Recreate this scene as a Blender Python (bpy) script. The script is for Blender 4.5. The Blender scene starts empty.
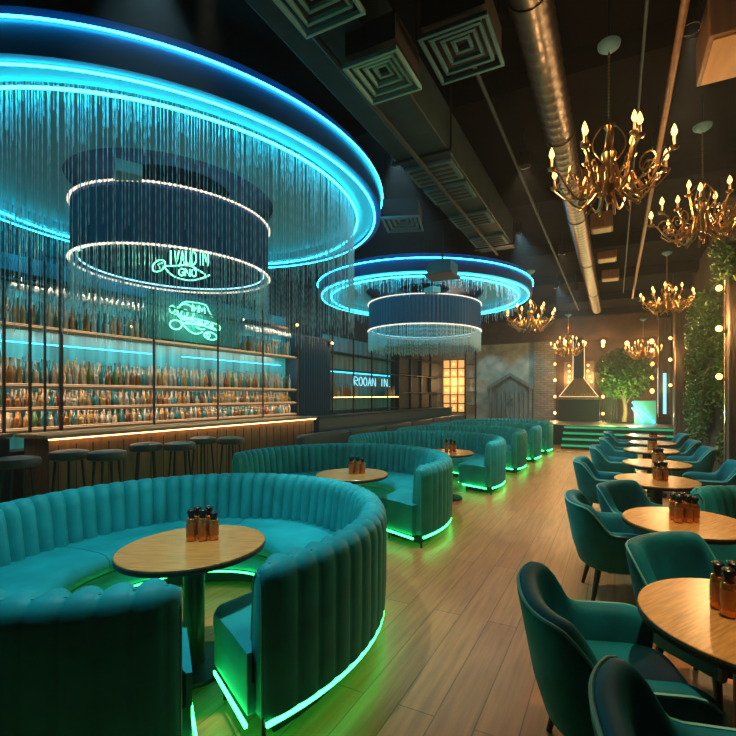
import bpy, math, random
from mathutils import Vector, Matrix
random.seed(7)
PI = math.pi
R_ = math.radians
C = bpy.context.scene.collection
scn = bpy.context.scene

# ------------------------------------------------------------------ camera
CAMH = 1.65
cam_d = bpy.data.cameras.new('camera')
cam = bpy.data.objects.new('camera', cam_d); C.objects.link(cam)
cam.location = (0, 0, CAMH)
cam.rotation_euler = (PI/2, 0, math.atan(205/440))
cam_d.sensor_width = 36; cam_d.lens = 440/736*36
cam_d.shift_x = -42/736; cam_d.shift_y = 27/736
cam_d.clip_start = 0.02
scn.camera = cam

# ------------------------------------------------------------------ world, exposure
w = bpy.data.worlds.new('world'); scn.world = w; w.use_nodes = True
w.node_tree.nodes['Background'].inputs[0].default_value = (0.01, 0.03, 0.05, 1)
w.node_tree.nodes['Background'].inputs[1].default_value = 0.05
HAZE = 0.0045
vs = w.node_tree.nodes.new('ShaderNodeVolumeScatter'); vs.inputs['Density'].default_value = HAZE; vs.inputs['Anisotropy'].default_value = 0.35
vs.inputs['Color'].default_value = (0.85, 0.93, 1.0, 1)
w.node_tree.links.new(vs.outputs[0], w.node_tree.nodes['World Output'].inputs['Volume'])
scn.cycles.volume_bounces = 0
scn.view_settings.view_transform = 'Standard'
scn.view_settings.look = 'None'
scn.view_settings.exposure = 0.0
scn.view_settings.gamma = 1
scn.view_settings.use_curve_mapping = False
scn.cycles.use_denoising = True
scn.cycles.max_bounces = 6
scn.cycles.sample_clamp_indirect = 4
scn.cycles.caustics_reflective = False
scn.cycles.caustics_refractive = False

# light levels (radiance of the emitters)
LED_CYAN = 24.0
LED_GREEN = 12.0
LED_WARM = 9.0
NEON = 7.0
BULB = 3.2
CHANDELIER_W = 45.0
TABLE_FILL_W = 200.0
SOFA_FILL_W = 340.0
AISLE_FILL_W = 120.0

# ------------------------------------------------------------------ materials
def new_mat(name):
    m = bpy.data.materials.new(name); m.use_nodes = True
    nt = m.node_tree
    return m, nt, nt.nodes['Principled BSDF']

def mat(name, col, rough=0.5, metal=0.0, spec=0.5, sheen=0.0, sheen_col=None, var=0.0, vscale=8.0, bump=0.0, bscale=40.0, trans=0.0, coat=0.0, stretch=(1,1,1)):
    m, nt, p = new_mat(name)
    p.inputs['Base Color'].default_value = (*col, 1)
    p.inputs['Roughness'].default_value = rough
    p.inputs['Metallic'].default_value = metal
    p.inputs['Specular IOR Level'].default_value = spec
    p.inputs['Coat Weight'].default_value = coat
    if trans: p.inputs['Transmission Weight'].default_value = trans
    if sheen:
        p.inputs['Sheen Weight'].default_value = sheen
        p.inputs['Sheen Roughness'].default_value = 0.35
        p.inputs['Sheen Tint'].default_value = (*(sheen_col or col), 1)
    tc = nt.nodes.new('ShaderNodeTexCoord'); mp = nt.nodes.new('ShaderNodeMapping')
    mp.inputs['Scale'].default_value = stretch
    nt.links.new(tc.outputs['Object'], mp.inputs['Vector'])
    if var:
        n = nt.nodes.new('ShaderNodeTexNoise'); n.inputs['Scale'].default_value = vscale; n.inputs['Detail'].default_value = 5
        nt.links.new(mp.outputs[0], n.inputs['Vector'])
        r = nt.nodes.new('ShaderNodeValToRGB')
        r.color_ramp.elements[0].position = 0.3; r.color_ramp.elements[1].position = 0.7
        r.color_ramp.elements[0].color = (*[max(0, c*(1-var)) for c in col], 1)
        r.color_ramp.elements[1].color = (*[min(1, c*(1+var)) for c in col], 1)
        nt.links.new(n.outputs['Fac'], r.inputs[0]); nt.links.new(r.outputs[0], p.inputs['Base Color'])
    if bump:
        n2 = nt.nodes.new('ShaderNodeTexNoise'); n2.inputs['Scale'].default_value = bscale
        nt.links.new(mp.outputs[0], n2.inputs['Vector'])
        b = nt.nodes.new('ShaderNodeBump'); b.inputs['Strength'].default_value = bump; b.inputs['Distance'].default_value = 0.02
        nt.links.new(n2.outputs['Fac'], b.inputs['Height']); nt.links.new(b.outputs[0], p.inputs['Normal'])
    return m

def emit(name, col, s):
    m, nt, p = new_mat(name)
    p.inputs['Base Color'].default_value = (*[c*0.5 for c in col], 1)
    p.inputs['Emission Color'].default_value = (*col, 1)
    p.inputs['Emission Strength'].default_value = s
    return m

def brickmat(name, c1, c2, mortar, scale, bw=0.5, rh=0.25, rot=(0,0,0), rough=0.7, mort=0.02, grain=0.0, grain_scale=(1,1,1), spec=0.5, bump=0.3, off=0.5):
    m, nt, p = new_mat(name)
    tc = nt.nodes.new('ShaderNodeTexCoord'); mp = nt.nodes.new('ShaderNodeMapping')
    mp.inputs['Rotation'].default_value = rot
    nt.links.new(tc.outputs['Object'], mp.inputs['Vector'])
    b = nt.nodes.new('ShaderNodeTexBrick')
    b.offset = off
    b.inputs['Color1'].default_value = (*c1, 1); b.inputs['Color2'].default_value = (*c2, 1); b.inputs['Mortar'].default_value = (*mortar, 1)
    b.inputs['Scale'].default_value = scale; b.inputs['Mortar Size'].default_value = mort
    b.inputs['Brick Width'].default_value = bw; b.inputs['Row Height'].default_value = rh
    nt.links.new(mp.outputs[0], b.inputs['Vector'])
    out = b.outputs['Color']
    if grain:
        n = nt.nodes.new('ShaderNodeTexNoise'); n.inputs['Scale'].default_value = 3; n.inputs['Detail'].default_value = 8
        m2 = nt.nodes.new('ShaderNodeMapping'); m2.inputs['Scale'].default_value = grain_scale
        nt.links.new(tc.outputs['Object'], m2.inputs['Vector']); nt.links.new(m2.outputs[0], n.inputs['Vector'])
        mx = nt.nodes.new('ShaderNodeMixRGB'); mx.blend_type = 'OVERLAY'; mx.inputs[0].default_value = grain
        nt.links.new(out, mx.inputs[1]); nt.links.new(n.outputs['Fac'], mx.inputs[2]); out = mx.outputs[0]
    nt.links.new(out, p.inputs['Base Color'])
    p.inputs['Roughness'].default_value = rough
    p.inputs['Specular IOR Level'].default_value = spec
    if bump:
        bp = nt.nodes.new('ShaderNodeBump'); bp.inputs['Strength'].default_value = bump; bp.inputs['Distance'].default_value = 0.01; bp.invert = True
        nt.links.new(b.outputs['Fac'], bp.inputs['Height']); nt.links.new(bp.outputs[0], p.inputs['Normal'])
    return m

M = {}
M['velvet'] = mat('teal_velvet', (0.008, 0.33, 0.35), 0.55, sheen=0.10, sheen_col=(0.05, 0.75, 0.85), var=0.18, vscale=5, spec=0.25)
M['chair_velvet'] = mat('deep_teal_velvet', (0.004, 0.15, 0.19), 0.55, sheen=0.25, sheen_col=(0.10, 0.65, 0.65), var=0.22, vscale=7, spec=0.08)
M['piping'] = mat('teal_piping', (0.10, 0.42, 0.38), 0.5, sheen=0.5, sheen_col=(0.3, 0.8, 0.75))
M['floor'] = brickmat('oak_planks', (0.50, 0.185, 0.06), (0.44, 0.155, 0.05), (0.20, 0.075, 0.02), 1.0, 2.1, 0.21, (0, 0, PI/2), 0.38, 0.0035, 0.55, (9, 0.7, 1), 0.5, 0.25)
M['table_wood'] = mat('table_oak', (0.50, 0.235, 0.06), 0.27, var=0.28, vscale=5, stretch=(1.5, 14, 1), spec=0.5)
M['wood_edge'] = mat('dark_table_edge', (0.02, 0.013, 0.01), 0.45)
M['black'] = mat('black_metal', (0.012, 0.013, 0.015), 0.4, metal=0.3)
M['black_wood'] = mat('ebony_wood', (0.018, 0.012, 0.009), 0.4, var=0.3, vscale=20, stretch=(1, 1, 0.1))
M['matte_black'] = mat('matte_black_paint', (0.010, 0.011, 0.013), 0.8)
M['ceiling'] = mat('black_ceiling_paint', (0.004, 0.004, 0.005), 0.85, spec=0.03, var=0.4, vscale=2)
M['duct_cyan_cast'] = mat('duct_steel_cyan_cast', (0.022, 0.045, 0.055), 0.55, metal=0.1, spec=0.2, var=0.25, vscale=6)  # blue tint stands in for ring light falling on the duct
M['vent'] = mat('pale_vent_cyan_cast', (0.22, 0.50, 0.50), 0.5, spec=0.2)  # aqua base colour imitates the cyan glow of the ring lights
M['vent_grey_cast'] = mat('grey_vent_cyan_cast', (0.06, 0.17, 0.22), 0.5, spec=0.2)  # cyan of the ring lights mixed into the grey base colour
M['silver'] = mat('galvanised_steel', (0.15, 0.13, 0.12), 0.32, metal=0.9, var=0.2, vscale=5, bump=0.15, bscale=12)
M['brass'] = mat('aged_brass', (0.46, 0.27, 0.10), 0.28, metal=1.0, var=0.25, vscale=20)
M['candle'] = mat('ivory_candle_sleeve', (0.5, 0.36, 0.2), 0.5)
M['navy'] = mat('navy_gloss_panel', (0.012, 0.06, 0.22), 0.4)
M['flange'] = mat('pale_satin_panel', (0.14, 0.42, 0.46), 0.5)
M['drum'] = mat('navy_pleated_fabric', (0.012, 0.06, 0.12), 0.6, sheen=0.3, sheen_col=(0.1, 0.5, 0.8))
M['strand'] = mat('clear_bead_strands', (0.62, 0.86, 0.92), 0.2, spec=0.8)
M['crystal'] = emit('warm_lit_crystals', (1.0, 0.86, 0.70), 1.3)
M['led_cyan'] = emit('cyan_led', (0.016, 0.50, 0.68), LED_CYAN)
M['led_soft'] = emit('soft_cyan_led', (0.03, 0.5, 0.68), 4.5)
M['led_drum'] = emit('pale_cyan_led', (0.30, 0.72, 0.82), 2.6)
M['led_blue'] = emit('blue_led', (0.01, 0.22, 0.80), LED_CYAN)
M['led_green'] = emit('green_led', (0.03, 1.0, 0.16), LED_GREEN)
M['led_step'] = emit('soft_green_step_led', (0.01, 0.55, 0.22), 0.65)
M['led_warm'] = emit('warm_led', (1.0, 0.55, 0.20), LED_WARM)
M['led_shelf'] = emit('honey_shelf_led', (1.0, 0.66, 0.36), 1.3)
M['led_under'] = emit('pale_warm_led', (1.0, 0.78, 0.54), 26.0)
M['led_high'] = emit('strong_pale_warm_led', (1.0, 0.80, 0.58), 110.0)
M['led_edge'] = emit('amber_edge_led', (1.0, 0.62, 0.32), 0.6)
M['neon'] = emit('mint_neon_tube', (0.24, 1.0, 0.62), 2.4)
M['neon_blue'] = emit('ice_blue_neon_tube', (0.30, 0.85, 1.0), 1.2)
M['bulb'] = emit('warm_filament_bulb', (1.0, 0.55, 0.16), BULB)
M['bulb_small'] = emit('warm_fairy_bulb', (1.0, 0.55, 0.15), 4.0)
M['lattice_glow'] = emit('amber_backlit_panel', (1.0, 0.50, 0.15), 0.9)
M['copper_glass'] = mat('amber_brown_glass', (0.75, 0.28, 0.07), 0.2, metal=0.7, spec=0.8)
M['label'] = mat('kraft_label', (0.5, 0.22, 0.08), 0.4, metal=0.4)
M['cap'] = mat('black_cap_plastic', (0.012, 0.016, 0.018), 0.25)
M['bar_wood'] = mat('walnut_bar_front', (0.17, 0.085, 0.04), 0.45, var=0.3, vscale=6, stretch=(3, 3, 0.3))
M['shelf_wood'] = mat('honey_shelf_wood', (0.40, 0.22, 0.09), 0.45, var=0.2, vscale=6, stretch=(2, 0.3, 2))
M['teal_panel'] = mat('teal_back_panel', (0.02, 0.26, 0.38), 0.35, var=0.6, vscale=3, stretch=(1, 3, 0.15))
M['blue_panel'] = mat('blue_ribbed_panel', (0.012, 0.055, 0.10), 0.5)
M['sign_panel'] = mat('dark_green_sign_board', (0.03, 0.20, 0.19), 0.5)
M['wall_dark'] = mat('charcoal_wall', (0.03, 0.035, 0.045), 0.8, var=0.4, vscale=2)
M['wall_brown'] = mat('dark_brown_wall', (0.05, 0.028, 0.018), 0.8, var=0.4, vscale=3)
M['stone'] = mat('grey_plaster_stone', (0.30, 0.30, 0.28), 0.8, var=0.4, vscale=2.2, bump=0.4, bscale=8)
M['stone_dark'] = mat('weathered_grey_timber', (0.10, 0.115, 0.12), 0.8, var=0.4, vscale=4, stretch=(3, 3, .5))
M['brick'] = brickmat('grey_brick', (0.16, 0.15, 0.135), (0.10, 0.095, 0.09), (0.05, 0.05, 0.05), 1.0, 0.28, 0.09, (PI/2, 0, 0), 0.8, 0.012, 0.4, (3, 3, 3))
M['stone_panel'] = brickmat('stacked_stone_panel', (0.26, 0.22, 0.17), (0.15, 0.135, 0.115), (0.06, 0.055, 0.05), 1.0, 0.55, 0.16, (PI/2, 0, PI/2), 0.8, 0.012, 0.5, (3, 3, 3))
M['column'] = mat('weathered_timber_column', (0.115, 0.08, 0.055), 0.7, var=0.45, vscale=5, stretch=(3, 3, 0.4), bump=0.5, bscale=14)
M['leaf'] = mat('green_leaf', (0.09, 0.22, 0.035), 0.5, var=0.5, vscale=9)
M['leaf_dark'] = mat('dark_ivy_leaf', (0.10, 0.21, 0.05), 0.5, var=0.6, vscale=9)
M['soil'] = mat('planting_mat', (0.02, 0.022, 0.012), 0.9)
M['trunk'] = mat('pale_trunk_bark', (0.25, 0.18, 0.10), 0.8, var=0.3, vscale=10)
M['stage'] = mat('dark_stage_boards', (0.03, 0.025, 0.022), 0.5)
M['stool'] = mat('dark_stool_leather', (0.035, 0.05, 0.055), 0.45)
M['shade'] = mat('smoked_shade', (0.05, 0.04, 0.03), 0.4)
M['teal_board'] = mat('teal_ramp_board', (0.03, 0.26, 0.26), 0.5)
M['glass'] = mat('clear_stemware', (0.75, 0.82, 0.84), 0.08, spec=0.9, trans=0.4)
BOT = {}
for nm, col in (('amber', (0.42, 0.16, 0.03)), ('clear', (0.50, 0.52, 0.48)), ('brown', (0.14, 0.05, 0.015)), ('green', (0.10, 0.24, 0.06)),
                ('gold', (0.55, 0.33, 0.10)), ('teal', (0.04, 0.30, 0.36)), ('red', (0.30, 0.04, 0.02)), ('pale', (0.60, 0.50, 0.34))):
    BOT[nm] = mat(nm + '_bottle_glass', col, 0.10, spec=0.9, trans=0.2)

# ------------------------------------------------------------------ mesh helper
class MB:
    def __init__(s): s.v = []; s.f = []
    def add(s, vs, fs):
        o = len(s.v); s.v += [tuple(v) for v in vs]; s.f += [tuple(i+o for i in f) for f in fs]; return s
    def box(s, c, d, rz=0.0, mtx=None):
        x, y, z = (k/2 for k in d)
        vs = [Vector((sx*x, sy*y, sz*z)) for sx in (-1, 1) for sy in (-1, 1) for sz in (-1, 1)]
        m = mtx if mtx else Matrix.Rotation(rz, 3, 'Z')
        vs = [m @ v + Vector(c) for v in vs]
        return s.add(vs, [(0,1,3,2), (4,6,7,5), (0,4,5,1), (2,3,7,6), (0,2,6,4), (1,5,7,3)])
    def bb(s, x0, x1, y0, y1, z0, z1):
        return s.box(((x0+x1)/2, (y0+y1)/2, (z0+z1)/2), (x1-x0, y1-y0, z1-z0))
    def grid(s, rows, cu=False, cv=False, caps=False):
        n = len(rows); k = len(rows[0]); vs = [p for r in rows for p in r]; fs = []
        for i in range(n if cu else n-1):
            for j in range(k if cv else k-1):
                a = i*k+j; b = i*k+(j+1) % k; c = ((i+1) % n)*k+(j+1) % k; d = ((i+1) % n)*k+j
                fs.append((a, b, c, d))
        if caps:
            fs.append(tuple(range(k))[::-1]); fs.append(tuple((n-1)*k+j for j in range(k)))
        return s.add(vs, fs)
    def tube(s, path, r, n=8, closed=False, caps=True):
        P = [Vector(p) for p in path]; N = len(P)
        rr = r if isinstance(r, (list, tuple)) else [r]*N
        rows = []; ref = None
        for i, p in enumerate(P):
            if closed: t = P[(i+1) % N] - P[i-1]
            else: t = P[min(i+1, N-1)] - P[max(i-1, 0)]
            if t.length < 1e-9: t = Vector((0, 0, 1))
            t.normalize()
            if ref is None: ref = t.orthogonal().normalized()
            u = ref - t*ref.dot(t)
            if u.length < 1e-6: u = t.orthogonal()
            u.normalize(); ref = u; v = t.cross(u)
            rows.append([p + (u*math.cos(2*PI*k/n) + v*math.sin(2*PI*k/n))*rr[i] for k in range(n)])
        return s.grid(rows, closed, True, caps and not closed)
    def lathe(s, prof, c=(0,0,0), n=24):
        cx, cy, cz = c
        rows = [[(cx+r*math.cos(2*PI*k/n), cy+r*math.sin(2*PI*k/n), cz+z) for k in range(n)] for r, z in prof]
        fs_caps = prof[0][0] > 1e-5 and prof[-1][0] > 1e-5
        return s.grid(rows, False, True, fs_caps)
    def ring(s, c, R, z0, z1, r_in, n=96):
        # rectangular-section annulus
        cx, cy = c
        rows = []
        for k in range(n):
            a = 2*PI*k/n; ca, sa = math.cos(a), math.sin(a)
            rows.append([(cx+r*ca, cy+r*sa, z) for r, z in ((r_in, z0), (R, z0), (R, z1), (r_in, z1))])
        return s.grid(rows, True, True)
    def arc(s, R0, R1, z0, z1, a0, a1, n=48):
        rows = []
        for k in range(n+1):
            a = a0+(a1-a0)*k/n; ca, sa = math.cos(a), math.sin(a)
            rows.append([(r*ca, r*sa, z) for r, z in ((R0, z0), (R1, z0), (R1, z1), (R0, z1))])
        return s.grid(rows, False, True, True)
    def sphere(s, c, r, n=10, m=6, sz=1.0):
        prof = [(r*math.sin(PI*i/m) if 0 < i < m else 1e-5, -r*sz*math.cos(PI*i/m)) for i in range(m+1)]
        return s.lathe(prof, c, n)
    def prism(s, pts, d0, d1, axis='y'):
        # polygon pts in (a, z); extruded along axis
        f = (lambda a, z, d: (a, d, z)) if axis == 'y' else (lambda a, z, d: (d, a, z))
        n = len(pts)
        vs = [f(a, z, d0) for a, z in pts] + [f(a, z, d1) for a, z in pts]
        fs = [tuple(range(n)), tuple(range(n, 2*n))[::-1]] + [(i, (i+1) % n, n+(i+1) % n, n+i) for i in range(n)]
        return s.add(vs, fs)
    def mesh(s, name, m, smooth=True, angle=0.7):
        me = bpy.data.meshes.new(name); me.from_pydata(s.v, [], s.f); me.update()
        import bmesh
        b = bmesh.new(); b.from_mesh(me); bmesh.ops.recalc_face_normals(b, faces=b.faces); b.to_mesh(me); b.free()
        me.materials.append(m)
        if smooth:
            me.polygons.foreach_set('use_smooth', [True]*len(me.polygons))
            me.set_sharp_from_angle(angle=angle)
        return me
    def build(s, name, m, parent=None, bevel=0.0, smooth=True, angle=0.7):
        o = bpy.data.objects.new(name, s.mesh(name, m, smooth, angle)); C.objects.link(o)
        if parent: o.parent = parent
        if bevel:
            bv = o.modifiers.new('bevel', 'BEVEL'); bv.width = bevel; bv.segments = 2; bv.limit_method = 'ANGLE'
        return o

def tag(o, label, cat, group=None):
    o['label'] = label; o['category'] = cat
    if group: o['group'] = group
    return o
def thing(name, label, cat, loc=(0,0,0), rz=0, group=None):
    o = bpy.data.objects.new(name, None); C.objects.link(o)
    o.location = loc; o.rotation_euler = (0, 0, rz); o.empty_display_size = 0.1
    return tag(o, label, cat, group)
KIDS = {}
def dup(root, loc, rz, label, group=None, scale=None):
    def rec(o, par):
        c = o.copy(); C.objects.link(c)
        if par: c.parent = par
        for ch in list(o.children): rec(ch, c)
        return c
    r = rec(root, None)
    r.location = loc; r.rotation_euler = (0, 0, rz)
    if scale: r.scale = scale
    r['label'] = label
    if group: r['group'] = group
    return r
def struct(name, mb, m, parent=None, **k):
    o = mb.build(name, m, parent, **k)
    if not parent: o['kind'] = 'structure'
    return o
def place(root, loc, rz):
    root.location = loc; root.rotation_euler = (0, 0, rz)
def lamp(name, loc, power, col, parent=None, r=0.05, kind='POINT', rot=(0,0,0), angle=1.2, blend=0.6):
    d = bpy.data.lights.new(name, kind); d.energy = power; d.color = col; d.shadow_soft_size = r
    if kind == 'SPOT': d.spot_size = angle; d.spot_blend = blend
    o = bpy.data.objects.new(name, d); C.objects.link(o); o.location = loc; o.rotation_euler = rot
    if parent: o.parent = parent
    return o

# ------------------------------------------------------------------ room shell
XL, XR, YN, YB, ZC = -7.75, 1.75, -3.0, 19.0, 4.75
struct('floor', MB().bb(XL-.2, XR+.2, YN-.2, YB+.2, -.15, 0), M['floor'], smooth=False)
struct('ceiling', MB().bb(XL-.2, XR+.2, YN-.2, YB+.2, ZC, ZC+.15), M['ceiling'], smooth=False)
struct('wall_left', MB().bb(XL-.2, XL, YN, YB, 0, ZC), M['wall_dark'], smooth=False)
struct('wall_right', MB().bb(XR, XR+.2, YN, YB, 0, ZC), M['wall_brown'], smooth=False)
struct('wall_front', MB().bb(XL-.2, XR+.2, YN-.2, YN, 0, ZC), M['wall_dark'], smooth=False)
struct('wall_back', MB().bb(XL-.2, XR+.2, YB, YB+.2, 0, ZC), M['stone'], smooth=False)

# ceiling beams running across the room
for i, y in enumerate((1.5, 4.3, 6.9, 9.5, 12.1, 14.7, 17.3)):
    struct('beam_%d' % (i+1), MB().bb(XL, XR, y-.11, y+.11, ZC-.22, ZC), M['ceiling'], smooth=False)

# stage across the far end, four green-lit risers
ST_Y, ST_H = 14.2, 0.66
st = thing('stage', 'dark raised stage with green lit step bands at the far end of the room', 'stage', (0, 0, 0))
MB().bb(-2.75, XR-.004, ST_Y+1.2, YB-.002, 0, ST_H).build('platform', M['stage'], st, bevel=.01)
for k in range(4):
    z = ST_H*k/4
    y0 = ST_Y+.3*k
    s = MB().bb(-1.5, XR-.004, y0, ST_Y+1.2, z, z+ST_H/4-.002).build('step', M['stage'], st)
    MB().bb(-1.5, XR-.02, y0-.012, y0-.002, z+ST_H/4-.085, z+ST_H/4-.025).build('led_strip', M['led_step'], s)

# ------------------------------------------------------------------ ring light fixtures over the bar
def ring_fixture(name, label, cx, cy, n_out, len_out, Rd, nf, rf):
    t = thing(name, label, 'light fixture', (cx, cy, 0), 0, 'halo light fixtures over the bar')
    MB().ring((0,0), 2.53, 3.96, 4.22, 2.44, 128).build('fascia', M['navy'], t)
    MB().ring((0,0), 2.44, 3.985, 4.02, 2.23, 128).build('flange', M['flange'], t)
    MB().ring((0,0), 2.23, 4.10, 4.14, Rd+.08, 128).build('recess_ceiling', M['flange'], t)
    MB().ring((0,0), 2.25, 3.99, 4.14, 2.22, 128).build('recess_rim', M['flange'], t)
    MB().ring((0,0), 2.51, 4.22, 4.30, 0.6, 96).build('top_plate', M['navy'], t)
    for nm, R, z, rr in (('outer_led', 2.548, 4.20, .009), ('middle_led', 2.45, 3.945, .009), ('inner_led', 2.225, 3.94, .012)):
        MB().tube([(R*math.cos(2*PI*k/128), R*math.sin(2*PI*k/128), z) for k in range(128)], rr, 6, True).build(nm, M['led_cyan'], t)
    for a in (.4, 1.97, 3.54, 5.11):
        MB().tube([(1.9*math.cos(a), 1.9*math.sin(a), 4.3), (1.9*math.cos(a), 1.9*math.sin(a), ZC)], .02, 8).build('hanger_rod', M['black'], t)
    # pleated inner drum
    rows = []
    n = 96*4
    for z in (3.19, 3.5, 3.80):
        rows.append([((Rd+.014*math.sin(96*2*PI*k/n))*math.cos(2*PI*k/n), (Rd+.014*math.sin(96*2*PI*k/n))*math.sin(2*PI*k/n), z) for k in range(n)])
    d = MB().grid(rows, False, True).build('pleated_drum', M['drum'], t)
    MB().ring((0,0), Rd+.005, 3.77, 3.80, Rd-.35, 96).build('drum_cap', M['navy'], d)
    for q in range(4):
        a = q*PI/2+.7
        MB().tube([((Rd-.15)*math.cos(a), (Rd-.15)*math.sin(a), 3.80), ((Rd+.06)*math.cos(a), (Rd+.06)*math.sin(a), 4.10)], .012, 6).build('drum_hanger', M['black'], d)
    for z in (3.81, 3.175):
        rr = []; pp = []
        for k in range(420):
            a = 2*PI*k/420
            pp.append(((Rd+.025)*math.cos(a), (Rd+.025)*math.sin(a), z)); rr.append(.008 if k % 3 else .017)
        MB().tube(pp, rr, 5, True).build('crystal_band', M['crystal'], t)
    MB().tube([((Rd-.05)*math.cos(2*PI*k/96), (Rd-.05)*math.sin(2*PI*k/96), 3.215) for k in range(96)], .010, 6, True).build('drum_led', M['led_drum'], d)
    MB().box((.52*Rd, -.915*Rd, 3.86), (.30, .22, .12), -.5).build('driver_box', M['vent'], d, bevel=.01)
    def strands(R, nn, z1, lmin, lmax, rad, nb, jit=.02, sgn=1):
        mb = MB()
        for k in range(nn):
            a = 2*PI*(k+random.uniform(-.3, .3))/nn; r = R+random.uniform(-jit, jit)
            L = random.uniform(lmin, lmax); x, y = r*math.cos(a), r*math.sin(a)
            pts = []; rr = []
            for q in range(nb+1):
                pts.append((x, y, z1-L*q/nb)); rr.append(rad*(1.5 if q % 2 else .6))
            mb.tube(pts, rr, 3, False, False)
        return mb
    o = strands(2.17, n_out, 4.10, len_out[0], len_out[1], .0030, 24).build('bead_curtain', M['strand'], t); o['kind'] = 'stuff'
    o = strands(2.10, int(n_out*1.2), 4.10, .15, .55, .0032, 10, .05).build('short_bead_fringe', M['strand'], t); o['kind'] = 'stuff'
    o = strands(Rd, nf, 3.2, .40, .52, rf, 10).build('inner_bead_fringe', M['strand'], t); o['kind'] = 'stuff'
    return t
ring1 = ring_fixture('ring_light', 'large cyan ring light with hanging bead curtain above the near bar', -4.95, 3.76, 460, (1.1, 1.7), 1.06, 210, .0042)
ring2 = ring_fixture('ring_light', 'smaller looking cyan ring light with pleated drum further down the room', -4.2, 9.85, 260, (.15, .35), 1.34, 480, .0062)

# ------------------------------------------------------------------ ceiling services
t = tag(MB().bb(-2.02, -1.46, -1.0, 7.15, 4.02, 4.45).build('rectangular_duct', M['duct_cyan_cast'], None, bevel=.01), 'flat wide dark rectangular duct running the length of the ceiling', 'duct')
for y in (1.0, 4.0, 6.9):
    for x in (-2.05, -1.43):
        MB().tube([(x, y, 4.0), (x, y, ZC)], .012, 6).build('hanger_rod', M['black'], t)
    MB().bb(-2.06, -1.42, y-.02, y+.02, 3.99, 4.018).build('strap', M['black'], t)
for i, y in enumerate((4.35, 4.85, 5.7, 6.6)):
    g = MB().bb(-2.0, -1.48, y-.2, y+.2, 3.985, 4.018).build('grille', M['vent_grey_cast'], t, bevel=.005)
    for q in range(4):
        MB().bb(-1.96, -1.52, y-.16+q*.09, y-.12+q*.09, 3.978, 3.984).build('slot', M['matte_black'], g)
tag(MB().tube([(-1.74, y, 3.945) for y in (-1, 3, 5, 7.1)], .022, 8).build('conduit', M['duct_cyan_cast'], None), 'thin grey conduit running beneath the flat duct', 'pipe')

dc = thing('spiral_duct', 'shiny silver spiral duct running lengthwise beside the front chandelier', 'duct', (-.5, 0, 4.25))
pts = []; rr = []
for k in range(0, 620):
    y = -1.0+k*.025
    pts.append((0, y, 0)); rr.append(.135 + (.006 if k % 5 == 0 else 0))
MB().tube(pts, rr, 20).build('pipe_body', M['silver'], dc)
for y in (1.2, 2.9, 4.6, 6.8, 9.2, 12.0):
    MB().tube([(0, y-.03, 0), (0, y+.03, 0)], .148, 20).build('collar', M['silver'], dc)
    MB().tube([(0, y, .14), (0, y, ZC-4.25)], .008, 6).build('hanger_rod', M['black'], dc)
for (x, z, r, m, y1, lab) in ((.43, 4.3, .028, 'duct_cyan_cast', 13.5, 'thick pipe along the ceiling right of the silver duct'), (.20, 4.36, .012, 'duct_cyan_cast', 13, 'slim pipe high on the ceiling between duct and thick pipe'),
                          (-1.05, 4.35, .02, 'duct_cyan_cast', 15, 'dark slim pipe left of the silver duct')):
    p = thing('ceiling_pipe', lab, 'pipe', (x, 0, z), 0, 'pipes along the ceiling')
    MB().tube([(0, -1, 0), (0, y1, 0)], r, 8).build('pipe_body', M[m] if x != .43 else M['bar_wood'], p)
    for y in (1.5, 4.3, 6.9, 9.5, 12.1):
        MB().tube([(0, y, 0), (0, y, ZC-.21-z if ZC-.21-z > .03 else .05)], .007, 6).build('hanger_rod', M['black'], p)

def diffuser(x, y, z, s, label, mk, rz=0.0, first=[None]):
    t = thing('ceiling_vent', label, 'vent', (x, y, z), rz, 'square ceiling vents')
    # stepped concentric frames
    n = 4
    for i in range(n):
        a = s*(1-i*.24); b = a-s*.10
        mb = MB(); zz = .03+.018*i
        mb.bb(-a/2, a/2, -a/2, -b/2, zz-.03, zz).bb(-a/2, a/2, b/2, a/2, zz-.03, zz).bb(-a/2, -b/2, -b/2, b/2, zz-.03, zz).bb(b/2, a/2, -b/2, b/2, zz-.03, zz)
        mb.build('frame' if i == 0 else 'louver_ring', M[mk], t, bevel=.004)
    MB().bb(-s*.46, s*.46, -s*.46, s*.46, .085, .26).build('plenum_box', M['matte_black'], t)
    for sx, sy in ((-1, -1), (1, 1)):
        MB().tube([(sx*s*.42, sy*s*.42, .26), (sx*s*.42, sy*s*.42, ZC-z)], .008, 6).build('hanger_rod', M['black'], t)
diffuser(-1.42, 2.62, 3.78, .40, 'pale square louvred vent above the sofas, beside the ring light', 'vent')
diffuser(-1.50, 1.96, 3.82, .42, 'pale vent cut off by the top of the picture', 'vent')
diffuser(-.92, 2.80, 3.92, .46, 'blue-grey square vent between flat duct and silver duct', 'vent_grey_cast')
diffuser(-2.55, 5.25, 3.9, .5, 'grey vent right beside the edge of the large ring light', 'vent_grey_cast', .3)
pj = thing('projector', 'small box projector with amber lit underside in front of smaller ring light', 'projector', (-2.75, 7.25, 3.72))
MB().bb(-.22, .22, -.2, .2, .03, .25).build('housing', M['vent_grey_cast'], pj, bevel=.02)
MB().bb(-.26, .26, -.24, .24, 0, .03).build('tray', M['bar_wood'], pj)
MB().tube([(0, 0, .25), (0, 0, ZC-3.72)], .02, 8).build('mount_pole', M['black'], pj)
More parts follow.
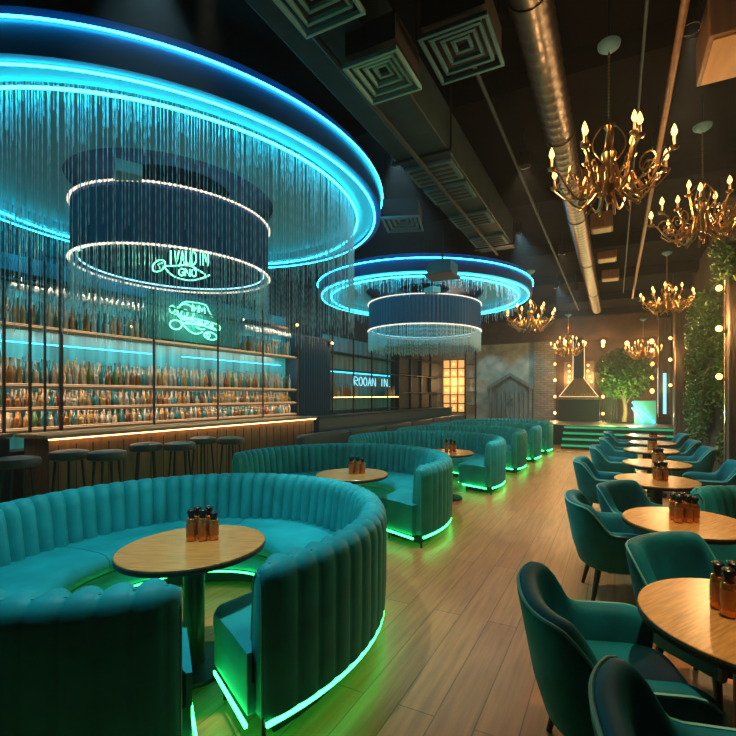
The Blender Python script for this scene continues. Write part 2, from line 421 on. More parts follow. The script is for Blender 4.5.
# boxes hung near right wall
for i, (x, y, z, sx, sy, sz, lab) in enumerate(((.80, 3.9, 4.12, .42, .55, .35, 'brown box duct in the top right of the ceiling'), (-.25, 6.3, 4.35, .3, .3, .25, 'small brown ceiling box nearest the front chandelier'),
        (-.2, 8.0, 4.4, .34, .3, .25, 'small brown ceiling box behind the first one'), (-.15, 9.9, 4.42, .36, .35, .2, 'third small ceiling box along the silver duct'), (-.1, 11.6, 4.42, .38, .35, .2, 'farthest small ceiling box near back wall'))):
    b = thing('ceiling_box', lab, 'duct box', (x, y, z), 0, 'brown boxes on the ceiling')
    MB().bb(-sx/2, sx/2, -sy/2, sy/2, 0, sz).build('box_body', M['bar_wood'], b, bevel=.01)
    MB().bb(-sx/2+.03, sx/2-.03, -sy/2+.03, sy/2-.03, -.012, -.001).build('cover_plate', M['shelf_wood'], b)
    MB().bb(-.02, .02, -.02, .02, sz, ZC-z).build('hanger_post', M['black'], b)

# hanging can lamps, mostly fill lights added over sofas, tables and aisle
def downlight(x, y, label, power, col=(1, .66, .34), ang=1.25, rot=(0, 0, 0), blend=.6):
    t = thing('ceiling_spot_and_fill', label, 'spotlight', (x, y, 4.3), 0, 'black can spotlights on the ceiling')
    MB().lathe([(.055, .10), (.06, 0), (.065, 0), (.065, .16), (.000001, .17)], n=16).build('can', M['black'], t)
    MB().tube([(0, 0, .165), (0, 0, ZC-4.3)], .01, 6).build('stem', M['black'], t)
    lamp('spot_bulb', (0, 0, .03), power, col, t, .04, 'SPOT', rot, ang, blend)

# ------------------------------------------------------------------ bar
BX = -6.2
bc = thing('bar_counter', 'long bar counter with warm lit edge and walnut front before the bottle shelves', 'bar counter', (0, 0, 0))
MB().bb(BX-.62, BX-.05, 3.0, 8.2, .08, 1.10).build('counter_body', M['bar_wood'], bc, bevel=.005)
MB().bb(BX-.70, BX+.03, 2.94, 8.24, 1.115, 1.16).build('counter_top', M['shelf_wood'], bc, bevel=.006)
MB().bb(BX-.60, BX-.09, 3.05, 8.15, 0, .08).build('plinth', M['black'], bc)
MB().bb(BX-.02, BX+.012, 2.98, 8.2, 1.10, 1.112).build('led_strip', M['led_warm'], bc)
for i in range(26):
    y = 3.1+i*.2
    MB().bb(BX-.05, BX-.042, y-.004, y+.004, .10, 1.03).build('groove', M['black_wood'], bc)
MB().tube([(BX+.12, 3.1, .22), (BX+.12, 8.1, .22)], .02, 8).build('foot_rail', M['brass'], bc)
for y in (3.2, 4.8, 6.4, 8.0):
    MB().tube([(BX+.12, y, .22), (BX-.06, y, .22)], .012, 6).build('rail_bracket', M['brass'], bc)
br = thing('bar_return', 'dark end section of bar counter at left edge behind the stools', 'bar counter', (0, 0, 0))
MB().bb(-7.15, BX-.72, 2.35, 2.9, 0, 1.10).build('counter_body', M['black_wood'], br, bevel=.005)
MB().bb(-7.15, BX-.71, 2.3, 2.93, 1.115, 1.16).build('counter_top', M['bar_wood'], br, bevel=.005)
MB().bb(-7.15, BX-.72, 2.31, 2.335, 1.10, 1.112).build('led_strip', M['led_warm'], br)
c2 = thing('service_counter', 'long dark counter continuing toward the back wall past the lit bar', 'counter', (0, 0, 0))
MB().bb(BX-.62, BX-.05, 8.4, 17.6, 0, 1.10).build('counter_body', M['blue_panel'], c2, bevel=.005)
MB().bb(BX-.66, BX, 8.36, 17.64, 1.101, 1.14).build('counter_top', M['duct_cyan_cast'], c2, bevel=.005)
bn = thing('long_bench', 'long low dark upholstered bench back running behind the sofas', 'bench', (0, 0, 0))
for i in range(6):
    y = 6.9+i*1.7
    MB().bb(-5.72, -5.50, y, y+1.66, .40, .86).build('back_cushion', M['stool'], bn, bevel=.05)
    MB().bb(-5.50, -5.05, y, y+1.66, .30, .46).build('seat_cushion', M['stool'], bn, bevel=.04)
MB().bb(-5.72, -5.1, 6.9, 17.1, 0, .30).build('base', M['black'], bn)

# back bar shelving
SX0, SX1, SY0, SY1 = -7.55, -7.2, 1.9, 8.75
bs = thing('bar_shelving', 'tall black framed back bar shelving with warm lit wooden shelves', 'shelving', (0, 0, 0))
MB().bb(SX0-.02, SX0, SY0, SY1, .9, 3.6).build('back_panel', M['teal_panel'], bs)
mbp = MB()
SHELVES = (1.20, 1.48, 1.80, 2.60)
for z in SHELVES:
    sh = MB().bb(SX0, SX1, SY0, SY1, z-.035, z).bb(SX1-.010, SX1, SY0, SY1, z-.056, z-.035).build('shelf', M['shelf_wood'], bs, bevel=.003)
    MB().bb(SX1+.001, SX1+.010, SY0, SY1, z-.024, z-.012).build('led_strip', M['led_edge'], sh)
    MB().bb(SX1-.020, SX1-.008, SY0+.05, SY1-.05, z+.001, z+.006).build('top_led_strip', M['led_shelf'], sh)
    MB().bb(SX1-.034, SX1-.014, SY0+.05, SY1-.05, z-.040, z-.0352).build('under_led_strip', M['led_high'] if z > 2.5 else M['led_under'], sh)
MB().bb(SX0+.004, SX0+.016, SY0+.3, 5.2, 2.38, 2.395).build('cyan_led_strip', M['led_soft'], bs)
MB().bb(SX0+.004, SX0+.016, 5.8, SY1-.2, 2.38, 2.395).build('cyan_led_strip', M['led_soft'], bs)
MB().bb(SX0, SX1, SY0, SY1, 0, .90).build('base_cabinet', M['black_wood'], bs)
def y_at(px, X):
    r = (px-410)/440; th = math.atan(205/440); c, s = math.cos(th), math.sin(th)
    # (X c + Y s) = r(-X s + Y c)
    return (-r*X*s - X*c)/(s - r*c)
for px, top, rad in ((4, 3.15, .014), (30, 3.5, .014), (45, 3.5, .012), (61, 3.6, .020), (154, 3.6, .014), (218, 3.6, .013), (263, 3.6, .014), (298, 3.6, .018)):
    y = y_at(px, -7.16)
    MB().bb(-7.16-rad, -7.16+rad, y-rad, y+rad, .0, top).build('post', M['black'], bs)
for z in (3.2, 3.58):
    MB().bb(-7.175, -7.145, 3.4, SY1, z-.012, z+.012).build('rail', M['black'], bs)
MB().bb(-7.175, -7.145, 1.9, 3.4, 3.13, 3.16).build('rail', M['black'], bs)
# hanging glass rack over the top shelf
for ya, yb_, wh in ((2.9, 4.93, 'left'), (7.08, SY1-.05, 'right')):
    rk = thing('glass_rack', 'slim black overhead rack with upturned glasses, %s of the banner neon sign' % wh, 'glass rack', (0, 0, 0), 0, 'overhead glass racks')
    for x in (SX1-.10, SX1-.28):
        MB().bb(x-.012, x+.012, ya, yb_, 3.26, 3.285).build('rack_rail', M['black'], rk)
    MB().bb(SX1-.06, SX1-.045, ya, yb_, 3.272, 3.284).build('led_strip', M['led_high'], rk)
    MB().bb(SX1-.044, SX1-.036, ya, yb_, 3.245, 3.30).build('front_lip', M['black'], rk)
    MB().bb(SX0+.001, SX1-.045, ya, yb_, 3.286, 3.30).build('rack_board', M['black'], rk)
gm = MB().lathe([(.001, 0), (.032, 0), (.030, -.004), (.005, -.008), (.004, -.08), (.022, -.10), (.036, -.14), (.034, -.19), (.032, -.19), (.033, -.14), (.018, -.104), (.001, -.098)], n=10).mesh('wine_glass', M['glass'])
y = 3.1
while y < SY1-.1:
    if not 5.0 < y < 7.12:
        o = bpy.data.objects.new('wine_glass', gm); C.objects.link(o); o.location = (SX1-.10, y, 3.259)
        tag(o, 'upturned clear wine glass hanging from the rack above the top bar shelf', 'wine glass', 'wine glasses on the overhead rack')
    y += .085
# neon board on top shelf
def strokes_obj(name, strokes, parent, m, rad, sx, sz, n=6):
    """strokes in unit square -> tube drawing in local XZ plane (y = depth)."""
    for pl in strokes:
        closed = len(pl) > 3 and pl[0] == pl[-1]
        P = [((x-.5)*sx, 0, (.5-y)*sz) for x, y in (pl[:-1] if closed else pl)]
        # smooth subdivision
        Q = []
        N = len(P)
        for i in range(N if closed else N-1):
            p0 = Vector(P[i-1] if (closed or i > 0) else P[i]); p1 = Vector(P[i]); p2 = Vector(P[(i+1) % N]); p3 = Vector(P[(i+2) % N] if (closed or i+2 < N) else P[(i+1) % N])
            st = 3 if N > 3 else 1
            for q in range(st):
                u = q/st
                Q.append(.5*((2*p1)+(-p0+p2)*u+(2*p0-5*p1+4*p2-p3)*u*u+(-p0+3*p1-3*p2+p3)*u**3))
        if not closed: Q.append(Vector(P[-1]))
        MB().tube(Q, rad, n, closed).build(name, m, parent)
def ell(cx, cy, rx, ry, n=10, rot=0.0):
    out = []
    for k in range(n):
        a = 2*PI*k/n; x, y = rx*math.cos(a), ry*math.sin(a)
        out.append((cx+x*math.cos(rot)-y*math.sin(rot), cy+x*math.sin(rot)+y*math.cos(rot)))
    return out+[out[0]]
# letters: unit glyphs (x 0..1, y 0 top .. 1 bottom) as polylines
G = {'I': [[(.5, 0), (.5, 1)]], 'V': [[(0, 0), (.5, 1), (1, 0)]], 'A': [[(0, 1), (.5, 0), (1, 1)], [(.22, .62), (.78, .62)]], 'U': [[(0, 0), (0, .7), (.5, 1), (1, .7), (1, 0)]],
     'P': [[(0, 1), (0, 0), (.9, .12), (.9, .42), (0, .55)]], 'D': [[(0, 0), (0, 1), (.9, .75), (.9, .25), (0, 0)]], 'N': [[(0, 1), (0, 0), (1, 1), (1, 0)]], 'T': [[(0, 0), (1, 0)], [(.5, 0), (.5, 1)]],
     'G': [[(1, .15), (.5, 0), (0, .35), (.05, .8), (.6, 1), (1, .75), (1, .55), (.6, .55)]], 'O': [ell(.5, .5, .5, .5, 8)], 'C': [[(1, .15), (.5, 0), (0, .4), (.05, .8), (.55, 1), (1, .85)]],
     'E': [[(1, 0), (0, 0), (0, 1), (1, 1)], [(0, .5), (.8, .5)]], 'L': [[(0, 0), (0, 1), (1, 1)]], 'R': [[(0, 1), (0, 0), (.9, .12), (.9, .4), (0, .52), (1, 1)]], 'M': [[(0, 1), (.1, 0), (.5, .7), (.9, 0), (1, 1)]], 'S': [[(1, .1), (.4, 0), (.05, .25), (.95, .7), (.6, 1), (0, .9)]],
     '.': [[(.4, .95), (.6, 1)]], 'H': [[(0, 0), (0, 1)], [(1, 0), (1, 1)], [(0, .5), (1, .5)]]}
def text_strokes(s, x0, y0, x1, y1, gap=.3, skew=0.0):
    n = len(s); wch = (x1-x0)/(n+gap*(n-1)); out = []
    for i, ch in enumerate(s):
        if ch == ' ': continue
        a = x0+i*wch*(1+gap)
        for pl in G[ch]:
            out.append([(a+px*wch, y0+(y1-y0)*py+skew*(a+px*wch-x0)) for px, py in pl])
    return out
th = math.atan(205/440)
# board + sign on the shelf, turned along the shelf (facing +X)
nb = thing('neon_sign', 'mint green neon sign with banner lettering on dark board above top shelf', 'neon sign', (-7.22, 5.90, 2.64), PI/2)
# local x -> world +Y, local y -> world -X, sign faces -y local
MB().bb(-1.0, 1.0, 0.0, .05, 0, .78).build('board', M['sign_panel'], nb, bevel=.008)
S2 = []
S2 += [[(.16, .30), (.27, .07), (.45, .02), (.68, .02), (.74, .16), (.82, .32)]]
S2 += [ell(.30, .32, .15, .21, 10, .2), ell(.28, .36, .055, .10, 8, .3)]
S2 += text_strokes('MM', .42, .08, .66, .26, .2, .05)
S2 += [[(.25, .62), (.27, .48), (.60, .46), (.95, .52), (.93, .68), (.60, .60), (.25, .62)]]
S2 += text_strokes('CEVENCAL', .31, .49, .88, .59, .35, .07)
S2 += [[(.02, .30), (.08, .22), (.12, .32), (.06, .42), (.02, .30)], [(.12, .44), (.17, .36), (.20, .46)]]
S2 += [ell(.13, .70, .10, .12, 9, .2), [(.22, .62), (.36, .80), (.50, .86), (.62, .78)], ell(.78, .86, .13, .10, 10, .2), text_strokes('OR', .70, .80, .86, .90, .4, .05)[0], [(.50, .68), (.58, .72), (.66, .70)]]
strokes_obj('neon_tube', S2, nb, M['neon'], .013, 1.16, .70)
for o in nb.children:
    if o.name.startswith('neon_tube'):
        o.location = (-.05, -.025, .42)
# hanging sign inside the drum
hs = thing('hanging_neon_sign', 'mint neon sign with tall letters over eye outline hanging inside the drum', 'neon sign', (-4.95+.06, 3.76, 3.265), th)
S1 = [ell(.11, .52, .10, .19, 9, .3), [(.18, .42), (.10, .48), (.13, .60)]]
S1 += text_strokes('IVAUDIN', .28, .04, .96, .47, .30, .06)
S1 += [[(.22, .55), (.40, .52), (.62, .50), (.80, .66), (.92, .84), (.70, .97), (.50, .93), (.33, .80), (.22, .55)]]
S1 += text_strokes('GNO', .46, .60, .76, .82, .25, .12) + [[(.80, .93), (.92, .88), (.99, .80)]]
strokes_obj('neon_tube', S1, hs, M['neon'], .0095, .72, .40)
lamp('neon_glow', (0, -.12, 0), 5, (.3, 1, .65), hs, .1)
lamp('neon_glow', (-.05, -.25, .42), 14, (.25, 1, .65), nb, .15)
for x in (-.25, .3):
    MB().tube([(x, .012, -.1), (x, .012, 4.24-3.27)], .006, 6).build('hanging_rod', M['black'], hs)
MB().bb(-.34, .35, .010, .018, -.02, .0).build('support_bar', M['black'], hs)

# bottles
def bottle_mesh(kind, m):
    if kind == 0: prof = [(.001, 0), (.036, 0), (.038, .01), (.038, .16), (.030, .19), (.013, .22), (.012, .28), (.015, .285), (.015, .30), (.001, .30)]
    elif kind == 1: prof = [(.001, 0), (.042, 0), (.043, .01), (.043, .12), (.034, .15), (.014, .17), (.014, .22), (.018, .222), (.018, .245), (.001, .245)]
    else: prof = [(.001, 0), (.033, 0), (.034, .01), (.032, .10), (.036, .17), (.020, .23), (.012, .26), (.012, .31), (.015, .312), (.015, .335), (.001, .335)]
    return MB().lathe(prof, n=10).mesh('bottle', m)
BM = {(c, k): bottle_mesh(k, BOT[c]) for c in BOT for k in range(3)}
cols = ['amber', 'clear', 'brown', 'green', 'gold', 'teal', 'red', 'pale']
wts = {0: [4, 8, 1, 2, 5, 3, 1, 8], 1: [5, 5, 2, 2, 6, 3, 1, 6], 2: [4, 6, 2, 3, 5, 4, 1, 6], 3: [2, 9, 1, 1, 4, 4, 0, 8]}
SHN = ('lowest', 'second', 'third', 'top')
def put_bottle(x, y, z, c, k, s, label, group):
    o = bpy.data.objects.new('bottle', BM[(c, k)]); C.objects.link(o)
    o.location = (x, y, z); o.scale = s; tag(o, label, 'bottle', group); return o
back = {c: MB() for c in ('pale', 'clear', 'gold', 'teal')}
for i, z in enumerate(SHELVES):
    y = 2.55 if i < 3 else 3.0
    hmax = {0: .27, 1: .26, 2: .42, 3: .42}[i]
    while y < SY1-.08:
        if not (i == 3 and 5.0 < y < 7.12):
            c = random.choices(cols, wts[i])[0]; k = random.randrange(3)
            sz = min(hmax/.335, 1.0 if i < 2 else 1.3)*random.uniform(.78, 1.0)
            put_bottle(SX1-.085+random.uniform(-.015, .015), y, z+.001, c, k, (.86, .86, sz),
                       '%s glass bottle in the front row on the %s lit bar shelf' % (c, SHN[i]), '%s bottles on the %s shelf of the back bar' % (c, SHN[i]))
        y += random.uniform(.088, .108)
# the crowded rows behind, beyond counting
for i, z in enumerate(SHELVES):
    for row in (.16, .25):
        y = 2.5 if i < 3 else 3.0
        while y < SY1-.08:
            if not (i == 3 and 5.0 < y < 7.12):
                c = random.choice(list(back)); sz = random.uniform(.8, 1.0)*(.26/.3 if i < 2 else 1.25)
                prof = [(.001, 0), (.036, 0), (.037, .15), (.013, .21), (.013, .30), (.001, .30)]
                back[c].lathe([(r, h*sz) for r, h in prof], (SX1-row, y, z+.001), 7)
            y += random.uniform(.085, .10)
for c, mb in back.items():
    o = mb.build('bottles_behind', BOT[c], None); o['kind'] = 'stuff'
    tag(o, 'crowded %s bottles in the rear rows of the back bar shelves' % c, 'bottles')

# bar stools
def make_stool():
    t = thing('bar_stool', '', 'bar stool', (0, 0, 0), 0, 'backless stools along the bar')
    MB().lathe([(.001, .80), (.17, .80), (.205, .815), (.215, .85), (.20, .885), (.14, .90), (.001, .902)], n=24).build('seat', M['stool'], t)
    for a in (PI/4, 3*PI/4, 5*PI/4, 7*PI/4):
        MB().tube([(.13*math.cos(a), .13*math.sin(a), .80), (.20*math.cos(a), .20*math.sin(a), 0)], [.016, .011], 8).build('leg', M['black'], t)
    MB().tube([(.175*math.cos(2*PI*k/24), .175*math.sin(2*PI*k/24), .27) for k in range(24)], .008, 6, True).build('foot_ring', M['black'], t)
    return t
stool = make_stool()
SPX = [(17, -5.72, 'round dark bar stool at the left edge beside the dark bar end'), (69, -5.85, 'small looking dark bar stool directly before the corner of the lit bar'), (107, -5.42, 'round topped stool that shows largest, third from the left edge'),
      (146, -5.80, 'fourth dark bar stool from the left edge, before the walnut front'), (180, -5.48, 'fifth dark bar stool from the left edge'), (203, -5.84, 'sixth dark bar stool from the left edge'), (231, -5.42, 'last bar stool of the row, nearest the long bench')]
sp = [(x, y_at(px, x), l) for px, x, l in SPX]
for i, (x, y, l) in enumerate(sp):
    if i == 0: place(stool, (x, y, 0), 0); stool['label'] = l; stool.scale = (.95, .95, 1.11)
    else: dup(stool, (x, y, 0), .3*i, l, None, (.95, .95, 1.11))

# ------------------------------------------------------------------ left wall beyond the bar
rp = thing('ribbed_partition', 'tall dark blue ribbed partition panel right of the bottle shelves', 'partition', (0, 0, 0))
mb = MB(); rows = []
n = 13*6
for z in (0, 3.15):
    rows.append([(-7.16+.035*math.sin(2*PI*k/6), 8.85+1.3*k/n, z) for k in range(n+1)])
mb.grid(rows).build('ribbed_face', M['blue_panel'], rp)
MB().bb(-7.7, -7.21, 8.85, 10.15, 0, 3.2).build('core', M['blue_panel'], rp)
def sconce(x, y, z, label, rz=0):
    t = thing('wall_sconce', label, 'wall lamp', (x, y, z), rz, 'small warm wall lamps')
    MB().bb(-.06, 0, -.04, .04, -.05, .05).build('bracket', M['black'], t)
    MB().sphere((.05, 0, .02), .035).build('bulb', M['bulb_small'], t)
    lamp('bulb_glow', (.12, 0, .02), 9, (1, .55, .2), t, .03)
sconce(-7.12, 8.62, 3.35, 'small warm wall lamp at top right of bottle shelving')
sconce(-7.06, 10.0, 3.05, 'small warm wall lamp on the ribbed partition')
# second bar shelving
b2 = thing('rear_shelving', 'dim blue rear shelving with glowing neon script and warm bottle row', 'shelving', (0, 0, 0))
MB().bb(-7.6, -7.55, 10.3, 14.5, 0, 3.4).build('back_panel', M['teal_panel'], b2)
for z in (1.2, 1.6, 2.4, 2.9):
    MB().bb(-7.55, -7.22, 10.3, 14.5, z-.03, z).build('shelf', M['shelf_wood'] if z == 1.6 else M['duct_cyan_cast'], b2)
MB().bb(-7.219, -7.21, 10.3, 14.5, 1.575, 1.59).build('led_strip', M['led_warm'], b2)
MB().bb(-7.54, -7.52, 10.4, 14.4, 2.33, 2.36).build('cyan_led_strip', M['led_soft'], b2)
for y in (10.3, 11.4, 12.5, 13.6, 14.5):
    MB().bb(-7.22, -7.18, y-.02, y+.02, 0, 3.4).build('post', M['black'], b2)
ns = thing('script_neon_sign', 'ice blue neon lettering glowing on the rear shelving wall', 'neon sign', (-7.18, 12.6, 2.07), PI/2)
strokes_obj('neon_tube', text_strokes('ROOAN IN.', 0, 0, 1, 1, .35), ns, M['neon_blue'], .015, 2.4, .26)
MB().bb(-1.3, 1.3, .012, .03, -.01, .01).build('mounting_bar', M['black'], ns)
for i in range(22):
    y = 10.45+i*.1 if i < 14 else 13.7+(i-14)*.09
    put_bottle(-7.32, y, 1.601, random.choice(['gold', 'amber', 'pale']), random.randrange(3), (1.1, 1.1, 1.15), 'warm lit bottle on the rear shelving under the blue neon', 'bottles on the rear shelving')
# stone shelving grid
sg = thing('stone_display_wall', 'black framed grid of stacked stone panels on the left wall far back', 'display wall', (0, 0, 0))
MB().bb(-7.7, -7.45, 14.6, 18.95, 0, 3.9).build('backing', M['wall_dark'], sg)
for i, y in enumerate((14.7, 15.75, 16.8, 17.85)):
    for j, z in enumerate((1.1, 1.75, 2.45, 3.1)):
        if (i+j) % 4 != 3:
            MB().bb(-7.45, -7.36, y+.05, y+.98, z+.04, z+.60).build('stone_panel', M['stone_panel'], sg)
    MB().bb(-7.45, -7.28, y-.02, y+.02, 0, 3.9).build('post', M['black'], sg)
for z in (1.08, 1.74, 2.42, 3.08, 3.74):
    MB().bb(-7.45, -7.28, 14.6, 18.95, z-.015, z+.015).build('rail', M['black'], sg)

# ------------------------------------------------------------------ back wall
def xb(px, Y):
    r = (px-410)/440; c, s = math.cos(th), math.sin(th)
    # X c + Y s = r(-X s + Y c)
    return (r*Y*c - Y*s)/(c + r*s)
def zb(px, py, Y):
    X = xb(px, Y); Z = -X*math.sin(th)+Y*math.cos(th)
    return CAMH+(395-py)*Z/440
YW = YB-.02
lp = thing('lattice_panel', 'amber backlit lattice panel glowing at left end of the back wall', 'light panel', (0, 0, 0))
x0, x1 = xb(443, YW-.1), xb(465, YW-.1); z0, z1 = zb(455, 412, YW), zb(455, 360, YW)
MB().bb(x0, x1, YW-.08, YW, z0, z1).build('panel', M['lattice_glow'], lp)
for i in range(4):
    x = x0+(x1-x0)*i/3
    MB().bb(x-.03, x+.03, YW-.12, YW-.081, z0, z1).build('lattice_bar', M['column'], lp)
for j in range(7):
    z = z0+(z1-z0)*j/6
    MB().bb(x0, x1, YW-.14, YW-.121, z-.025, z+.025).build('lattice_rail', M['column'], lp)
for i in range(3):
    for j in range(6):
        if (i+j) % 2 == 0 or i == 1:
            MB().sphere((x0+(x1-x0)*(i+.5)/3, YW-.14, z0+(z1-z0)*(j+.5)/6), .045).build('bulb', M['bulb_small'], lp)
lamp('panel_glow', ((x0+x1)/2, YW-.5, 2.2), 60, (1, .6, .25), lp, .2)
fr = thing('iron_shelf_frame', 'black iron shelf frame beside the amber lattice on the back wall', 'shelf frame', (0, 0, 0))
xa, xe = xb(467, YW), xb(477, YW)
for x in (xa, xe):
    MB().bb(x-.03, x+.03, YW-.25, YW-.19, 0, 3.9).build('post', M['black'], fr)
for z in (1.2, 1.8, 2.4, 3.0, 3.6):
    MB().bb(xa, xe, YW-.25, YW, z-.02, z+.02).build('shelf', M['column'], fr)
x0, x1 = xb(534, YW), xb(556, YW)
struct('wall_trim_brick', MB().bb(x0, x1, YW-.14, YW, 0, 3.85), M['brick'], smooth=False)
o = bpy.data.objects['wall_trim_brick']; o.name = 'trim_1'
struct('trim_2', MB().bb(xb(478, YW), XR, YW-.2, YW, 3.85, ZC), M['wall_brown'], smooth=False)
struct('trim_3', MB().bb(x1, XR, YW-.10, YW, 0, 3.85), M['wall_brown'], smooth=False)
# house-shaped doorway
x0, x1 = xb(491, YW), xb(531, YW); xm = (x0+x1)/2; zt = zb(511, 388, YW); zp = zb(511, 375, YW)
dr = thing('gabled_doorway', 'dark double door under a pointed gable frame on grey stone wall', 'doorway', (0, 0, 0))
MB().prism([(x0, 0), (x1, 0), (x1, zt), (xm, zp), (x0, zt)], YW-.06, YW).build('recess', M['stone_dark'], dr)
for sgn, xx in ((-1, x0), (1, x1)):
    MB().bb(xx-.06, xx+.06, YW-.16, YW-.061, 0, zt).build('jamb', M['stone_dark'], dr)
    MB().prism([(xm, zp+.10), (xm, zp-.05), (xx+sgn*.12, zt-.10), (xx+sgn*.12, zt+.05)], YW-.18, YW-.061).build('gable_rafter', M['stone_dark'], dr)
    d = MB().bb(min(xm+sgn*.02, xx-sgn*.08), max(xm+sgn*.02, xx-sgn*.08), YW-.10, YW-.061, 0, zt-.12).build('door', M['stone_dark'], dr)
    MB().bb(xm+sgn*.06, xm+sgn*.10, YW-.14, YW-.101, 1.2, 1.5).build('handle', M['brass'], d)
    for q in range(1, 4):
        xx2 = xm+sgn*(abs(xx-xm)-.1)*q/4
        MB().bb(xx2-.012, xx2+.012, YW-.112, YW-.101, .1, zt-.2).build('batten', M['duct_cyan_cast'], d)

# fireplace on stage
YF = 18.3
xc = xb(579, YF)
fp = thing('fireplace', 'black fireplace box with tapered hood and flue outlined by warm bulbs', 'fireplace', (xc, YF, ST_H))
MB().bb(-.74, .74, -.3, .35, 0, .82).build('firebox', M['matte_black'], fp, bevel=.01)
MB().bb(-.80, .80, -.36, .35, .82, .90).build('mantel', M['bar_wood'], fp, bevel=.005)
hb = [(-.74, .90), (.74, .90), (.20, 1.62), (-.20, 1.62)]
hood = MB()
hood.add([(-.74, -.3, .90), (.74, -.3, .90), (.74, .35, .90), (-.74, .35, .90), (-.18, -.12, 1.62), (.18, -.12, 1.62), (.18, .25, 1.62), (-.18, .25, 1.62)], [(0,1,5,4), (1,2,6,5), (2,3,7,6), (3,0,4,7), (4,5,6,7), (0,3,2,1)])
hood.build('hood', M['bar_wood'], fp)
MB().bb(-.18, .18, -.12, .25, 1.62, 3.2).build('flue', M['black_wood'], fp)
for sgn in (-1, 1):
    MB().tube([(sgn*.70, -.32, .93), (sgn*.21, -.16, 1.60), (sgn*.20, -.15, 3.1)], .014, 6).build('light_rope', M['led_shelf'], fp)
    for q in range(5):
        MB().sphere((sgn*(.12+.1*q), -.315, 1.02), .022, 8, 5).build('ornament', M['brass'], fp)
MB().tube([(-.70, -.32, .93), (.70, -.32, .93)], .010, 6).build('light_rope', M['led_shelf'], fp)
def string_light(name, label, pts, n, rbulb, power=0, sag=.0):
    t = thing(name, label, 'string lights', (0, 0, 0), 0, 'strings of warm bulbs')
    P = []
    tot = len(pts)-1
    for i in range(tot):
        for q in range(6):
            u = q/6; P.append(Vector(pts[i]).lerp(Vector(pts[i+1]), u) - Vector((0, 0, sag*4*u*(1-u))))
    P.append(Vector(pts[-1]))
    MB().tube(P, .007, 5).build('cable', M['black'], t)
    for k in range(n):
        u = (k+.5)/n*(len(P)-1); i = int(u); p = P[i].lerp(P[min(i+1, len(P)-1)], u-i)
        MB().sphere((p.x, p.y-.02, p.z-.05), rbulb, 10, 6, 1.2).build('bulb', M['bulb_small'], t)
        if power and k % 2 == 0: lamp('bulb_glow', (p.x, p.y-.15, p.z-.05), power, (1, .55, .2), t, .05)
    return t
xl, xr = xb(555, YF), xb(603, YF)
string_light('string_light', 'vertical string of warm bulbs left of the fireplace', [(xl, YF, 3.9), (xl, YF, .665)], 5, .05, 22)
string_light('string_light', 'vertical string of warm bulbs right of the fireplace', [(xr, YF, 3.9), (xr, YF, .665)], 5, .055, 22)
string_light('string_light', 'swagged string of warm bulbs across the top above tree', [(xl, YF+.3, 3.9), (xr, YF+.3, 3.75), (XR-.1, YF+.3, 3.75)], 5, .08, 30, .1)
xq = xb(652, 18.7)
string_light('string_light', 'vertical string of large warm bulbs at the right of the tree', [(xq, 18.65, 3.6), (xq, 18.65, 1.1)], 5, .075, 20)
for px, lab in ((568, 'left'), (590, 'right')):
    t = thing('bulb_cluster', 'cluster of warm bulbs on the wall %s of the fireplace flue' % lab, 'wall lights', (xb(px, 18.8), 18.848, 2.35), 0, 'bulb clusters beside the flue')
    MB().bb(-.16, .16, .0, .03, -.55, .65).build('back_plate', M['column'], t)
    for q in range(5):
        MB().sphere((random.uniform(-.1, .1), -.05, -.4+q*.22), .045, 8, 5).build('bulb', M['bulb_small'], t)
    lamp('bulb_glow', (0, -.3, 0), 40, (1, .58, .22), t, .1)

# leaves helper
def leaves(mb, c, rad, n, size, shell=.35, flat=None):
    for _ in range(n):
        while True:
            d = Vector((random.uniform(-1, 1), random.uniform(-1, 1), random.uniform(-1, 1)))
            if shell < d.length < 1: break
        p = Vector(c)+Vector((d.x*rad[0], d.y*rad[1], d.z*rad[2]))
        s = size*random.uniform(.6, 1.25)
        m = Matrix.Rotation(random.uniform(0, 2*PI), 3, 'Z') @ Matrix.Rotation(random.uniform(-1.0, 1.0), 3, 'X') @ Matrix.Rotation(random.uniform(-.6, .6), 3, 'Y')
        q = [Vector((0, -s, 0)), Vector((s*.42, 0, s*.10)), Vector((0, s, -s*.1)), Vector((-s*.42, 0, s*.10))]
        mb.add([m @ v + p for v in q], [(0, 1, 2), (0, 2, 3)])
tr = thing('tree', 'small leafy green tree with lit pale trunk on the stage', 'tree', (xb(624, 17.4), 17.4, ST_H+.002))
mbl = MB(); leaves(mbl, (0, 0, 1.75), (1.0, .75, .95), 3600, .075, .2)
o = mbl.build('foliage', M['leaf'], tr, smooth=False); o['kind'] = 'stuff'
tk = MB().tube([(0, 0, 0), (.05, 0, .4), (0, .02, .9), (.05, 0, 1.3)], [.09, .07, .06, .045], 10).build('trunk', M['trunk'], tr)
for k in range(6):
    a = k*1.05
    MB().tube([(0, 0, .55+.1*k), (.3*math.cos(a), .25*math.sin(a), 1.1+.1*k), (.62*math.cos(a), .5*math.sin(a), 1.6+.1*k)], [.035, .025, .012], 6).build('branch', M['trunk'], tr)
MB().lathe([(.05, 0), (.26, 0), (.30, .04), (.12, .045)], n=20).build('root_collar', M['stage'], tr)
lamp('tree_uplight', (.25, -1.1, .35), 110, (1, .72, .3), tr, .06)
lamp('tree_uplight', (-.45, -1.1, .6), 80, (.5, 1, .3), tr, .06)
